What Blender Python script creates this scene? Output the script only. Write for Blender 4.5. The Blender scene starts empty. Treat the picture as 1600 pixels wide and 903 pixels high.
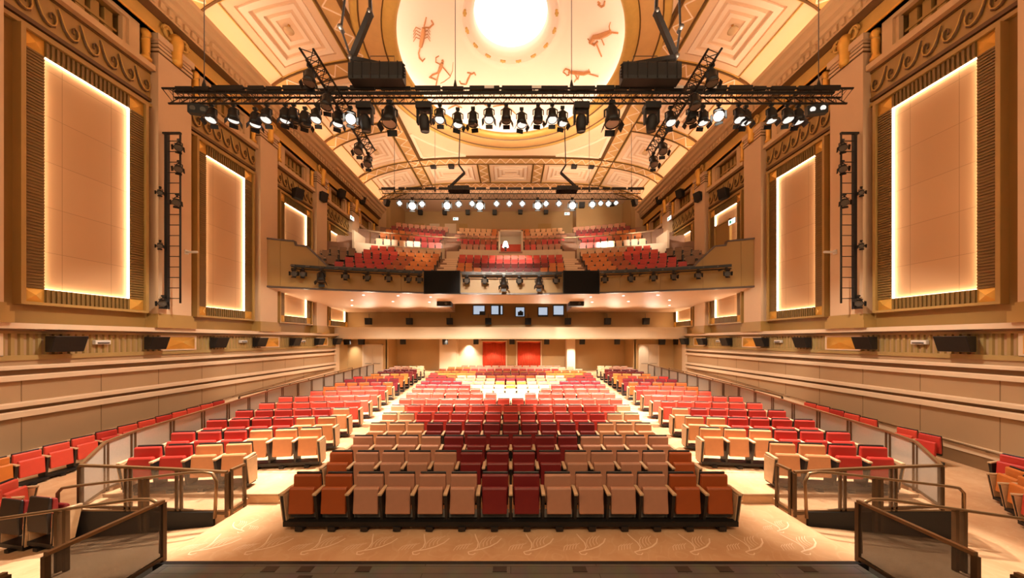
import bpy, bmesh, math, random
from mathutils import Vector, Matrix
random.seed(11)
S = bpy.context.scene
COL = S.collection
EYE = 3.17          # camera height above the stalls floor
F, CX, HY = 500.0, 798.0, 531.0
W = 13.5            # half width of the hall
PI = math.pi
ORD = ("first second third fourth fifth sixth seventh eighth ninth tenth eleventh twelfth thirteenth fourteenth fifteenth "
       "sixteenth seventeenth eighteenth nineteenth twentieth").split()
ORD += ["twenty-" + w for w in ORD[:9]] + ["thirtieth"] + ["thirty-" + w for w in ORD[:9]] + ["fortieth"]

def at(px, py, d):
    """the point of the place that stands at depth d behind a pixel of the photograph"""
    return Vector(((px - CX) / F * d, d, EYE + (HY - py) / F * d))

# ------------------------------------------------------------------ materials
def mat(name, col, rough=.6, metal=0., var=0., vscale=6., bump=0., bscale=40., spec=.5, emit=None, estr=0.):
    m = bpy.data.materials.new(name); m.use_nodes = True
    nt = m.node_tree; b = nt.nodes['Principled BSDF']
    b.inputs['Base Color'].default_value = (*col, 1)
    b.inputs['Roughness'].default_value = rough
    b.inputs['Metallic'].default_value = metal
    b.inputs['Specular IOR Level'].default_value = spec
    tc = nt.nodes.new('ShaderNodeTexCoord')
    if var:
        n = nt.nodes.new('ShaderNodeTexNoise'); n.inputs['Scale'].default_value = vscale; n.inputs['Detail'].default_value = 4
        nt.links.new(tc.outputs['Object'], n.inputs['Vector'])
        mx = nt.nodes.new('ShaderNodeMix'); mx.data_type = 'RGBA'
        mx.inputs['A'].default_value = (*[c * (1 - var) for c in col], 1)
        mx.inputs['B'].default_value = (*[min(1, c * (1 + var)) for c in col], 1)
        nt.links.new(n.outputs['Fac'], mx.inputs['Factor'])
        nt.links.new(mx.outputs['Result'], b.inputs['Base Color'])
    if bump:
        n2 = nt.nodes.new('ShaderNodeTexNoise'); n2.inputs['Scale'].default_value = bscale
        nt.links.new(tc.outputs['Object'], n2.inputs['Vector'])
        bp = nt.nodes.new('ShaderNodeBump'); bp.inputs['Strength'].default_value = bump; bp.inputs['Distance'].default_value = .02
        nt.links.new(n2.outputs['Fac'], bp.inputs['Height']); nt.links.new(bp.outputs['Normal'], b.inputs['Normal'])
    if emit:
        b.inputs['Emission Color'].default_value = (*emit, 1); b.inputs['Emission Strength'].default_value = estr
    return m

M = {}
M['plaster'] = mat('cream_plaster', (.66, .45, .25), .7, var=.06, vscale=1.5)
M['pilaster'] = mat('pilaster_plaster', (.68, .47, .29), .6, var=.05, vscale=1.2)
M['bronze'] = mat('bronze_wall_paint', (.31, .175, .045), .55, var=.08, vscale=1.5)
M['bronze_trim'] = mat('bronze_trim_paint', (.42, .255, .075), .5, var=.06, vscale=2)
M['slat'] = mat('ribbed_bronze', (.215, .125, .032), .5, var=.08, vscale=3)
M['gold'] = mat('gold_leaf', (.80, .45, .09), .38, .55, var=.10, vscale=5)
M['gold_dull'] = mat('gilded_plaster', (.62, .38, .10), .5, .2, var=.12, vscale=4)
M['gold_dark'] = mat('antique_gold_edge', (.13, .06, .014), .5, .1, var=.1, vscale=4)
M['ceil'] = mat('ceiling_plaster', (.78, .53, .34), .75, var=.04, vscale=.8)
M['ceil_lt'] = mat('ceiling_moulding_cream', (.90, .69, .51), .75, var=.03, vscale=1)
M['rib'] = mat('ceiling_rib_gold', (.64, .37, .14), .55, .15, var=.12, vscale=2)
M['dome'] = mat('dome_plaster', (.86, .68, .55), .8, var=.02, vscale=.7)
M['figure'] = mat('painted_terracotta', (.46, .20, .075), .8, var=.1)
M['stone'] = mat('lower_wall_panel', (.46, .30, .165), .5, var=.07, vscale=.9)
M['stone_lt'] = mat('lower_wall_moulding', (.80, .60, .41), .5, var=.06, vscale=2)
M['stone_dk'] = mat('lower_wall_groove', (.24, .14, .065), .6, var=.08)
M['flute'] = mat('fluted_band', (.42, .28, .10), .5, var=.06)
M['black'] = mat('black_metal', (.012, .011, .011), .45, .2, var=.2)
M['black_matte'] = mat('black_cabinet', (.010, .009, .010), .6, var=.2)
M['truss'] = mat('truss_black', (.018, .013, .011), .45, .3, var=.2)
M['screen'] = mat('dark_screen', (.006, .005, .005), .6, spec=.15)
M['white'] = mat('white_enamel', (.78, .72, .66), .4, var=.03)
M['steel'] = mat('dark_steel', (.10, .09, .085), .35, .7, var=.1)
M['rail'] = mat('bronze_rail', (.105, .062, .030), .38, .55, var=.15, vscale=5)
M['rail_lt'] = mat('bronze_rail_cap', (.26, .155, .075), .32, .6, var=.1, vscale=5)
M['wood'] = mat('oak_armrest', (.60, .40, .23), .45, var=.18, vscale=14)
M['shell'] = mat('seat_shell_black', (.016, .012, .011), .45, var=.2)
M['chrome'] = mat('castor_chrome', (.6, .6, .6), .25, .9)
M['fascia'] = mat('balcony_bronze', (.33, .18, .035), .45, var=.06, vscale=1.1)
M['cap'] = mat('balcony_cap_brown', (.06, .025, .012), .35, var=.1)
M['soffit'] = mat('soffit_plaster', (.80, .56, .38), .6, var=.03, vscale=.7)
M['back'] = mat('rear_wall_paint', (.45, .29, .125), .6, var=.05, vscale=1)
M['back_lt'] = mat('rear_wall_light', (.72, .56, .38), .6, var=.04, vscale=1)
M['door'] = mat('cream_door', (.62, .50, .36), .5, var=.04)
M['curtain'] = mat('red_velvet', (.72, .085, .035), .7, var=.12, vscale=3)
M['tread'] = mat('balcony_carpet', (.30, .17, .11), .85, var=.15, vscale=5)
M['rampdark'] = mat('platform_black', (.012, .010, .009), .7, var=.2)
M['nosing'] = mat('step_nosing', (.42, .25, .13), .6, var=.1)
M['plate'] = mat('floor_trap_plate', (.035, .022, .016), .55, var=.2)
M['glass'] = mat('booth_glass', (.35, .42, .48), .15, var=.1, emit=(.55, .68, .85), estr=.75)
M['booth_dark'] = mat('booth_dark', (.05, .06, .08), .4)
M['sign'] = mat('exit_sign_lit', (.9, .95, .9), .4, emit=(.80, .95, 1.0), estr=2.2)
M['sign_green'] = mat('exit_sign_green', (.05, .35, .15), .4, emit=(.05, .5, .25), estr=.5)
SEATC = {
 'rust': (.40, .085, .018), 'dusty pink': (.50, .235, .145), 'maroon': (.205, .016, .016), 'dark red': (.50, .035, .026),
 'red': (.68, .075, .045), 'cream': (.84, .53, .30), 'tan': (.70, .34, .18), 'orange': (.66, .20, .035),
 'wine': (.17, .012, .018), 'brown': (.20, .10, .045), 'peach': (.72, .32, .145)}
for k, c in SEATC.items():
    M['seat_' + k] = mat('seat_vinyl_' + k.replace(' ', '_'), c, .42, var=.09, vscale=9, bump=.05, bscale=120)

def emitter(name, col, s):
    m = bpy.data.materials.new(name); m.use_nodes = True; nt = m.node_tree; nt.nodes.clear()
    o = nt.nodes.new('ShaderNodeOutputMaterial'); e = nt.nodes.new('ShaderNodeEmission')
    e.inputs[0].default_value = (*col, 1); e.inputs[1].default_value = s
    nt.links.new(e.outputs[0], o.inputs[0]); return m
WARM = (1.0, .66, .36)
M['led'] = emitter('warm_led_strip', (1.0, .72, .47), 15.)
M['cove'] = emitter('cove_lamp', (1.0, .73, .50), 8.)
M['dome_led'] = emitter('dome_cove_lamp', (1.0, .82, .66), 11.)
M['oculus'] = emitter('oculus_lamp', (1.0, .90, .76), 4.0)
M['lens_hot'] = emitter('lamp_lens_hot', (1.0, .93, .80), 9.)
M['lens_mid'] = emitter('lamp_lens_lit', (1.0, .92, .82), 1.1)
M['lens_off'] = mat('lamp_lens_off', (.10, .085, .07), .2)
M['lens_pale'] = mat('lamp_lens_pale', (.42, .36, .31), .3)
M['downlight'] = emitter('downlight_lens', (1.0, .88, .66), 14.)
M['lampshade'] = emitter('lampshade_lit', (1.0, .9, .75), 6.)

def mesh_fabric(name, col, lo, hi):
    m = bpy.data.materials.new(name); m.use_nodes = True; nt = m.node_tree; nt.nodes.clear()
    o = nt.nodes.new('ShaderNodeOutputMaterial'); mx = nt.nodes.new('ShaderNodeMixShader')
    t = nt.nodes.new('ShaderNodeBsdfTransparent'); b = nt.nodes.new('ShaderNodeBsdfPrincipled')
    b.inputs['Base Color'].default_value = (*col, 1); b.inputs['Roughness'].default_value = .6
    tc = nt.nodes.new('ShaderNodeTexCoord'); v = nt.nodes.new('ShaderNodeTexNoise'); v.inputs['Scale'].default_value = 30
    nt.links.new(tc.outputs['Object'], v.inputs['Vector'])
    r = nt.nodes.new('ShaderNodeMapRange'); r.inputs['To Min'].default_value = lo; r.inputs['To Max'].default_value = hi
    nt.links.new(v.outputs['Fac'], r.inputs['Value']); nt.links.new(r.outputs['Result'], mx.inputs[0])
    nt.links.new(t.outputs[0], mx.inputs[1]); nt.links.new(b.outputs[0], mx.inputs[2]); nt.links.new(mx.outputs[0], o.inputs[0])
    return m
M['mesh'] = mesh_fabric('perforated_infill', (.55, .47, .40), .16, .22)
M['mesh_pale'] = mesh_fabric('perforated_infill_pale', (.46, .39, .32), .58, .66)
M['mesh_dark'] = mesh_fabric('perforated_infill_dark', (.045, .036, .028), .58, .66)

def carpet_mat(name, base, line, dark):
    """woven carpet: mottled ground with pale swirling feather lines"""
    m = bpy.data.materials.new(name); m.use_nodes = True; nt = m.node_tree; b = nt.nodes['Principled BSDF']
    b.inputs['Roughness'].default_value = .9; b.inputs['Specular IOR Level'].default_value = .15
    tc = nt.nodes.new('ShaderNodeTexCoord')
    n = nt.nodes.new('ShaderNodeTexNoise'); n.inputs['Scale'].default_value = 2.2; n.inputs['Detail'].default_value = 6
    nt.links.new(tc.outputs['Object'], n.inputs['Vector'])
    r = nt.nodes.new('ShaderNodeValToRGB'); r.color_ramp.elements[0].position = .35; r.color_ramp.elements[1].position = .65
    r.color_ramp.elements[0].color = (*dark, 1); r.color_ramp.elements[1].color = (*base, 1)
    nt.links.new(n.outputs['Fac'], r.inputs['Fac'])
    w = nt.nodes.new('ShaderNodeTexWave'); w.wave_type = 'RINGS'; w.rings_direction = 'SPHERICAL'
    w.inputs['Scale'].default_value = 2.6; w.inputs['Distortion'].default_value = 9.; w.inputs['Detail'].default_value = 1.5
    w.inputs['Detail Scale'].default_value = 1.0
    v = nt.nodes.new('ShaderNodeTexVoronoi'); v.inputs['Scale'].default_value = 2.0
    nt.links.new(tc.outputs['Object'], v.inputs['Vector'])
    sub = nt.nodes.new('ShaderNodeVectorMath'); sub.operation = 'SUBTRACT'
    nt.links.new(tc.outputs['Object'], sub.inputs[0]); nt.links.new(v.outputs['Position'], sub.inputs[1])
    nt.links.new(sub.outputs[0], w.inputs['Vector'])
    rr = nt.nodes.new('ShaderNodeMapRange'); rr.inputs['From Min'].default_value = .86; rr.inputs['From Max'].default_value = .98
    nt.links.new(w.outputs['Fac'], rr.inputs['Value'])
    mul = nt.nodes.new('ShaderNodeMath'); mul.operation = 'MULTIPLY'; mul.inputs[1].default_value = .10
    nt.links.new(rr.outputs['Result'], mul.inputs[0])
    mx = nt.nodes.new('ShaderNodeMix'); mx.data_type = 'RGBA'
    nt.links.new(mul.outputs[0], mx.inputs['Factor']); nt.links.new(r.outputs['Color'], mx.inputs['A'])
    mx.inputs['B'].default_value = (*line, 1)
    nt.links.new(mx.outputs['Result'], b.inputs['Base Color'])
    return m
M['carpet_line'] = mat('carpet_motif_thread', (.82, .63, .44), .9, spec=.1)
M['lit_gap'] = mat('pale_lit_gap', (.42, .39, .36), .5, var=.08)
M['carpet'] = carpet_mat('swirl_carpet', (.64, .40, .225), (.80, .62, .43), (.57, .33, .175))

def plank_mat(name, c0, c1):
    m = bpy.data.materials.new(name); m.use_nodes = True; nt = m.node_tree; b = nt.nodes['Principled BSDF']
    b.inputs['Roughness'].default_value = .55
    tc = nt.nodes.new('ShaderNodeTexCoord')
    br = nt.nodes.new('ShaderNodeTexBrick'); br.inputs['Scale'].default_value = 1.
    br.inputs['Brick Width'].default_value = 2.4; br.inputs['Row Height'].default_value = .14; br.inputs['Mortar Size'].default_value = .004
    br.inputs['Color1'].default_value = (*c0, 1); br.inputs['Color2'].default_value = (*c1, 1); br.inputs['Mortar'].default_value = (.012, .009, .007, 1)
    nt.links.new(tc.outputs['Object'], br.inputs['Vector'])
    n = nt.nodes.new('ShaderNodeTexNoise'); n.inputs['Scale'].default_value = 4; n.inputs['Detail'].default_value = 5
    nt.links.new(tc.outputs['Object'], n.inputs['Vector'])
    mx = nt.nodes.new('ShaderNodeMix'); mx.data_type = 'RGBA'; mx.blend_type = 'MULTIPLY'; mx.inputs['Factor'].default_value = .6
    nt.links.new(br.outputs['Color'], mx.inputs['A']); nt.links.new(n.outputs['Color'], mx.inputs['B'])
    nt.links.new(mx.outputs['Result'], b.inputs['Base Color'])
    return m
M['stagefloor'] = plank_mat('dark_stage_planks', (.17, .15, .13), (.125, .11, .095))

def panel_mat():
    """upholstered light panel with fine butt joints"""
    m = bpy.data.materials.new('glow_panel_fabric'); m.use_nodes = True; nt = m.node_tree; b = nt.nodes['Principled BSDF']
    b.inputs['Roughness'].default_value = .75
    tc = nt.nodes.new('ShaderNodeTexCoord'); sp = nt.nodes.new('ShaderNodeSeparateXYZ'); cb = nt.nodes.new('ShaderNodeCombineXYZ')
    nt.links.new(tc.outputs['Object'], sp.inputs[0]); nt.links.new(sp.outputs['Z'], cb.inputs['Y']); nt.links.new(sp.outputs['Y'], cb.inputs['X'])
    br = nt.nodes.new('ShaderNodeTexBrick'); br.offset = 0; br.inputs['Scale'].default_value = 1
    br.inputs['Brick Width'].default_value = 1.18; br.inputs['Row Height'].default_value = 1.32; br.inputs['Mortar Size'].default_value = .007
    br.inputs['Color1'].default_value = (.56, .335, .17, 1); br.inputs['Color2'].default_value = (.54, .32, .16, 1); br.inputs['Mortar'].default_value = (.34, .20, .09, 1)
    ad = nt.nodes.new('ShaderNodeVectorMath'); ad.inputs[1].default_value = (.59, .1, 0)
    nt.links.new(cb.outputs[0], ad.inputs[0]); nt.links.new(ad.outputs[0], br.inputs['Vector'])
    nt.links.new(br.outputs['Color'], b.inputs['Base Color'])
    return m
M['panel'] = panel_mat()

# ------------------------------------------------------------------ mesh helper
class MB:
    def __init__(s): s.v = []; s.f = []; s.mi = []; s.ms = []; s.m = Matrix.Identity(4); s.cur = 0; s.sm = []
    def use(s, m):
        if m not in s.ms: s.ms.append(m)
        s.cur = s.ms.index(m); return s
    def add(s, vs, fs, smooth=False):
        b = len(s.v); s.v.extend(s.m @ Vector(v) for v in vs)
        for f in fs: s.f.append(tuple(b + i for i in f)); s.mi.append(s.cur); s.sm.append(smooth)
        return s
    def box(s, x0, x1, y0, y1, z0, z1):
        return s.add([(x, y, z) for z in (z0, z1) for y in (y0, y1) for x in (x0, x1)],
                     [(0, 2, 3, 1), (4, 5, 7, 6), (0, 1, 5, 4), (2, 6, 7, 3), (0, 4, 6, 2), (1, 3, 7, 5)])
    def hexa(s, p):
        return s.add(p, [(0, 3, 2, 1), (4, 5, 6, 7), (0, 1, 5, 4), (1, 2, 6, 5), (2, 3, 7, 6), (3, 0, 4, 7)])
    def quad(s, a, b, c, d): return s.add([a, b, c, d], [(0, 1, 2, 3)])
    def prism(s, poly, axis, a, b):
        """extrude a 2-D outline along x, y or z from a to b"""
        n = len(poly)
        def P(p, t): return (t, p[0], p[1]) if axis == 'x' else ((p[0], t, p[1]) if axis == 'y' else (p[0], p[1], t))
        vs = [P(p, a) for p in poly] + [P(p, b) for p in poly]
        fs = [tuple(range(n))[::-1], tuple(range(n, 2 * n))] + [(i, (i + 1) % n, n + (i + 1) % n, n + i) for i in range(n)]
        return s.add(vs, fs)
    def tube(s, pts, r, n=8, closed=False, flat=1.0, caps=True):
        pts = [Vector(p) for p in pts]; L = len(pts)
        rs = r if isinstance(r, (list, tuple)) else [r] * L
        vs = []; fs = []
        up = None
        for i, p in enumerate(pts):
            if closed: t = pts[(i + 1) % L] - pts[i - 1]
            else: t = pts[min(i + 1, L - 1)] - pts[max(i - 1, 0)]
            if t.length < 1e-9: t = Vector((0, 0, 1))
            t.normalize()
            if up is None: up = Vector((0, 0, 1)) if abs(t.z) < .9 else Vector((1, 0, 0))
            a = t.cross(up)
            if a.length < 1e-5: a = t.cross(Vector((0, 1, 0)))
            a.normalize(); b = a.cross(t).normalized(); up = b
            for k in range(n):
                th = 2 * PI * k / n
                vs.append(p + a * math.cos(th) * rs[i] * flat + b * math.sin(th) * rs[i])
        m = L if closed else L - 1
        for i in range(m):
            for k in range(n):
                fs.append((i * n + k, i * n + (k + 1) % n, ((i + 1) % L) * n + (k + 1) % n, ((i + 1) % L) * n + k))
        if caps and not closed: fs += [tuple(range(n))[::-1], tuple(range((L - 1) * n, L * n))]
        return s.add(vs, fs, smooth=n > 6)
    def bar(s, p, q, w, h=None):
        """square bar between two points"""
        p, q = Vector(p), Vector(q); h = h or w; t = (q - p).normalized()
        up = Vector((0, 0, 1)) if abs(t.z) < .95 else Vector((0, 1, 0))
        a = t.cross(up).normalized() * w / 2; b = a.cross(t).normalized() * h / 2
        return s.hexa([p - a - b, p + a - b, p + a + b, p - a + b, q - a - b, q + a - b, q + a + b, q - a + b])
    def lathe(s, prof, c=(0, 0, 0), n=48, smooth=True, close=False):
        vs = []; fs = []; L = len(prof)
        for k in range(n):
            th = 2 * PI * k / n
            for r, z in prof: vs.append((c[0] + r * math.cos(th), c[1] + r * math.sin(th), c[2] + z))
        for k in range(n):
            for i in range(L if close else L - 1):
                j = (i + 1) % L; k2 = (k + 1) % n
                fs.append((k * L + i, k2 * L + i, k2 * L + j, k * L + j))
        return s.add(vs, fs, smooth)
    def cyl(s, p, q, r0, r1=None, n=14):
        return s.tube([p, q], [r0, r1 if r1 is not None else r0], n)
    def disc(s, c, nrm, r, n=16):
        c = Vector(c); nrm = Vector(nrm).normalized(); u = Vector((0, 0, 1)) if abs(nrm.z) < .9 else Vector((1, 0, 0))
        a = nrm.cross(u).normalized(); b = nrm.cross(a)
        return s.add([c + a * math.cos(2 * PI * k / n) * r + b * math.sin(2 * PI * k / n) * r for k in range(n)], [tuple(range(n))])
    def mesh(s, name, bevel=0., seg=1):
        me = bpy.data.meshes.new(name)
        me.from_pydata([tuple(v) for v in s.v], [], s.f)
        for m in s.ms: me.materials.append(m)
        me.polygons.foreach_set('material_index', s.mi); me.polygons.foreach_set('use_smooth', s.sm)
        bm = bmesh.new(); bm.from_mesh(me)
        bmesh.ops.recalc_face_normals(bm, faces=bm.faces)
        if bevel:
            bmesh.ops.bevel(bm, geom=[e for e in bm.edges if len(e.link_faces) == 2 and e.calc_face_angle(0) > .5], offset=bevel, segments=seg, affect='EDGES', profile=.5)
        bm.to_mesh(me); bm.free(); me.update()
        return me
    def build(s, name, parent=None, bevel=0., seg=1):
        o = bpy.data.objects.new(name, s.mesh(name, bevel, seg)); COL.objects.link(o)
        if parent is not None: o.parent = parent
        return o

def B(m): return MB().use(M[m])
def tag(o, label=None, cat=None, group=None, kind=None):
    if label: o['label'] = label
    if cat: o['category'] = cat
    if group: o['group'] = group
    if kind: o['kind'] = kind
    return o
def thing(name, label, cat, loc=(0, 0, 0), rz=0., group=None, kind=None):
    o = bpy.data.objects.new(name, None); o.empty_display_size = .1; COL.objects.link(o)
    o.location = loc; o.rotation_euler = (0, 0, rz)
    return tag(o, label, cat, group, kind)
def part(name, me, parent, loc=(0, 0, 0), rot=(0, 0, 0)):
    o = bpy.data.objects.new(name, me); COL.objects.link(o); o.parent = parent; o.location = loc; o.rotation_euler = rot
    return o
def struct(o): o['kind'] = 'structure'; return o
def copy_tree(o, parent=None):
    c = o.copy(); COL.objects.link(c); c.parent = parent
    for ch in o.children: copy_tree(ch, c)
    return c
SIDE = {-1: 'left', 1: 'right'}
def aim(p, q):
    """rotation that turns local -Z from p towards q"""
    return (Vector(q) - Vector(p)).to_track_quat('-Z', 'Y').to_euler()
LK, WK, EXPO = 1.0, .06, 0.0
# ================================================================== the hall shell
def wx(sx, w): return sx * (W - w)
def wbox(mb, sx, d0, d1, r0, r1, w0, w1):
    """box against a side wall: depth range, height above the eye, distance out of the wall"""
    a, b = sorted((wx(sx, w0), wx(sx, w1)))
    return mb.box(a, b, d0, d1, EYE + r0, EYE + r1)

BAY0, BAYP = 10.20, 4.87
PIL0 = 12.55
def row_depth(n): return 5.52 + 1.07 * (n - 1)          # centre block rows, n from 1
def floor_z(d): return max(0., (d - 7.7) * .0245)
def side_z(d): return .18 + max(0., (d - 11.5)) * .0185
def aisle_z(d): return -.6 + max(0., d - 8.3) * .051

# ---- stalls floor: shallow steps, one per row, carpeted
mb = B('carpet')
xs = 5.06
ds = [4.58, 5.0, 6.55, 7.7] + [row_depth(n) + .38 for n in range(4, 19)] + [29.2]
for i in range(len(ds) - 1):
    a, b = ds[i], ds[i + 1]; z = floor_z((a + b) / 2) if i > 2 else 0.
    zp = floor_z((ds[i - 1] + a) / 2) if i > 3 else 0.
    w = xs + max(0, (a - 6.2)) * .0 + (4.5 if a > 7.6 else 0)
    mb.use(M['carpet']).box(-xs, xs, a, b, -.3, z)
    if i > 1:
        mb.use(M['nosing']).box(-xs, xs, a - .012, a + .02, zp, z + .004)
struct(mb.build('floor'))
# woven feather motifs of the carpet, flat on the pile
def ribbon(mb, pts, w, z):
    vs = []; n = len(pts)
    for i, p in enumerate(pts):
        a = pts[max(0, i - 1)]; b = pts[min(n - 1, i + 1)]; dx, dy = b[0] - a[0], b[1] - a[1]; L = math.hypot(dx, dy) or 1
        ww = w * (.5 + .5 * math.sin(PI * (i + .7) / (n + .4))); vs += [(p[0] - dy / L * ww, p[1] + dx / L * ww, z), (p[0] + dy / L * ww, p[1] - dx / L * ww, z)]
    mb.add(vs, [(2 * i, 2 * i + 1, 2 * i + 3, 2 * i + 2) for i in range(n - 1)])
def motif(mb, x, d, z, s, fl=1):
    def T(l): return [(x + fl * s * u, d + s * v) for u, v in l]
    ribbon(mb, T([(-.05, -.02), (.06, .02), (.20, .06), (.36, .14), (.50, .26), (.58, .40)]), .016 * s, z)
    ribbon(mb, T([(.06, .02), (.12, .12), (.12, .26), (.06, .42), (.02, .55)]), .013 * s, z)
    for k in range(4):
        o = .07 * k; ribbon(mb, T([(.16 + o, .10 + o * .5), (.15 + o, .22 + o * .4), (.19 + o, .34 + o * .3), (.27 + o, .44 + o * .2)]), .007 * s, z)
    ribbon(mb, T([(-.05, -.02), (-.02, -.09), (.05, -.10), (.10, -.05)]), .012 * s, z)
    for k in range(5):
        o = .06 * k; ribbon(mb, T([(-.34 + o, .02 + o * .2), (-.30 + o, .14 + o * .2), (-.22 + o, .20 + o * .2)]), .006 * s, z)
mb = B('carpet_line'); random.seed(2)
for i in range(12): motif(mb, -4.75 + .83 * i, 4.80, .0015, .78, 1)
for sx in (-1, 1):
    motif(mb, sx * 4.45, 5.32, .0015, .62, sx)
struct(mb.build('floor_carpet_pattern'))
# ---- dark plank floor in front of the seats with a brass edge strip
mb = B('stagefloor'); mb.box(-4.9, 4.9, .6, 4.52, -.3, 0.002)
mb.use(M['black']).box(-5.06, 5.06, 4.52, 4.58, -.3, .006)
o = struct(mb.build('floor_stage'))
for sx in (-1, 1):
    # platform carrying the angled side block
    mb = B('carpet'); dd = [5.74, 6.2, 7.2, 8.3, 9.4, 10.5, 11.6, 12.7, 13.8, 15, 16.1, 17.2, 18.3, 19.4, 20.5, 21.6, 22.7, 24, 29.2]
    def lerp(tab, d):
        for (d0, v0), (d1, v1) in zip(tab, tab[1:]):
            if d <= d1: return v0 + (v1 - v0) * max(0, (d - d0) / (d1 - d0))
        return tab[-1][1]
    INNER = [(5.7, 3.95), (7.7, 3.95), (9.8, 4.1), (12, 4.35), (15.2, 4.65), (19.4, 5.05), (29.3, 5.05)]      # ends of the centre rows
    OUTER = [(5.7, 5.06), (6.3, 5.06), (6.7, 4.50), (7.7, 4.46), (10, 4.92), (12.1, 5.26), (15.4, 5.6), (20, 6.0), (29.3, 6.3)]   # ends of the side rows
    for i in range(len(dd) - 1):
        a, b = dd[i], dd[i + 1]; z = side_z((a + b) / 2) if i else .12
        xo, xi = lerp(OUTER, (a + b) / 2), lerp(INNER, (a + b) / 2); x1 = 8.95 if a > 6.5 else 7.9
        fz = floor_z((a + b) / 2) + .002
        if i == 0: xo, xi = 5.06, 4.9
        def P(x, d, zz): return (sx * x, d, zz)
        mb.use(M['carpet']).hexa([P(xo, a, -.7), P(x1, a, -.7), P(x1, b, -.7), P(xo, b, -.7), P(xo, a, z), P(x1, a, z), P(x1, b, z), P(xo, b, z)])
        if i: mb.hexa([P(xi, a, fz - .05), P(xo, a, fz - .05), P(xo, b, fz - .05), P(xi, b, fz - .05), P(xi, a, fz), P(xo, a, z if i > 1 else .05), P(xo, b, z), P(xi, b, fz)])
        mb.use(M['nosing']).hexa([P(xo, a - .010, z - .03), P(x1, a - .010, z - .03), P(x1, a + .02, z - .03), P(xo, a + .02, z - .03), P(xo, a - .010, z + .004), P(x1, a - .010, z + .004), P(x1, a + .02, z + .004), P(xo, a + .02, z + .004)])
    mb.use(M['rampdark']).box(min(sx * 5.3, sx * 7.9), max(sx * 5.3, sx * 7.9), 5.70, 5.738, -.7, .10)
    struct(mb.build('floor_platform_' + SIDE[sx]))
    # ramp and wall aisle: the low carpet between the platform and the wall
    mb = B('carpet'); nx, nd = 16, 34; vs = []; fs = []
    for j in range(nd + 1):
        d = 1.5 + (29.2 - 1.5) * j / nd
        for i in range(nx + 1):
            x = 5.02 + (W - 5.02) * i / nx
            t = min(1, max(0, (d - 5.0) / 2.5)); t = t * t * (3 - 2 * t)
            ramp = -min(.6, .12 * (x - 5.02))
            vs.append((sx * x, d, ramp * (1 - t) + aisle_z(d) * t - (0.02 if d > 5.7 and x < 8 else 0)))
    for j in range(nd):
        for i in range(nx):
            a = j * (nx + 1) + i
            if 5.02 + (W - 5.02) * i / nx < 7.4 and 1.5 + 27.7 * j / nd > 5.75: continue
            fs.append((a, a + 1, a + nx + 2, a + nx + 1))
    mb.add(vs, fs)
    struct(mb.build('floor_aisle_' + SIDE[sx]))

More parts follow.
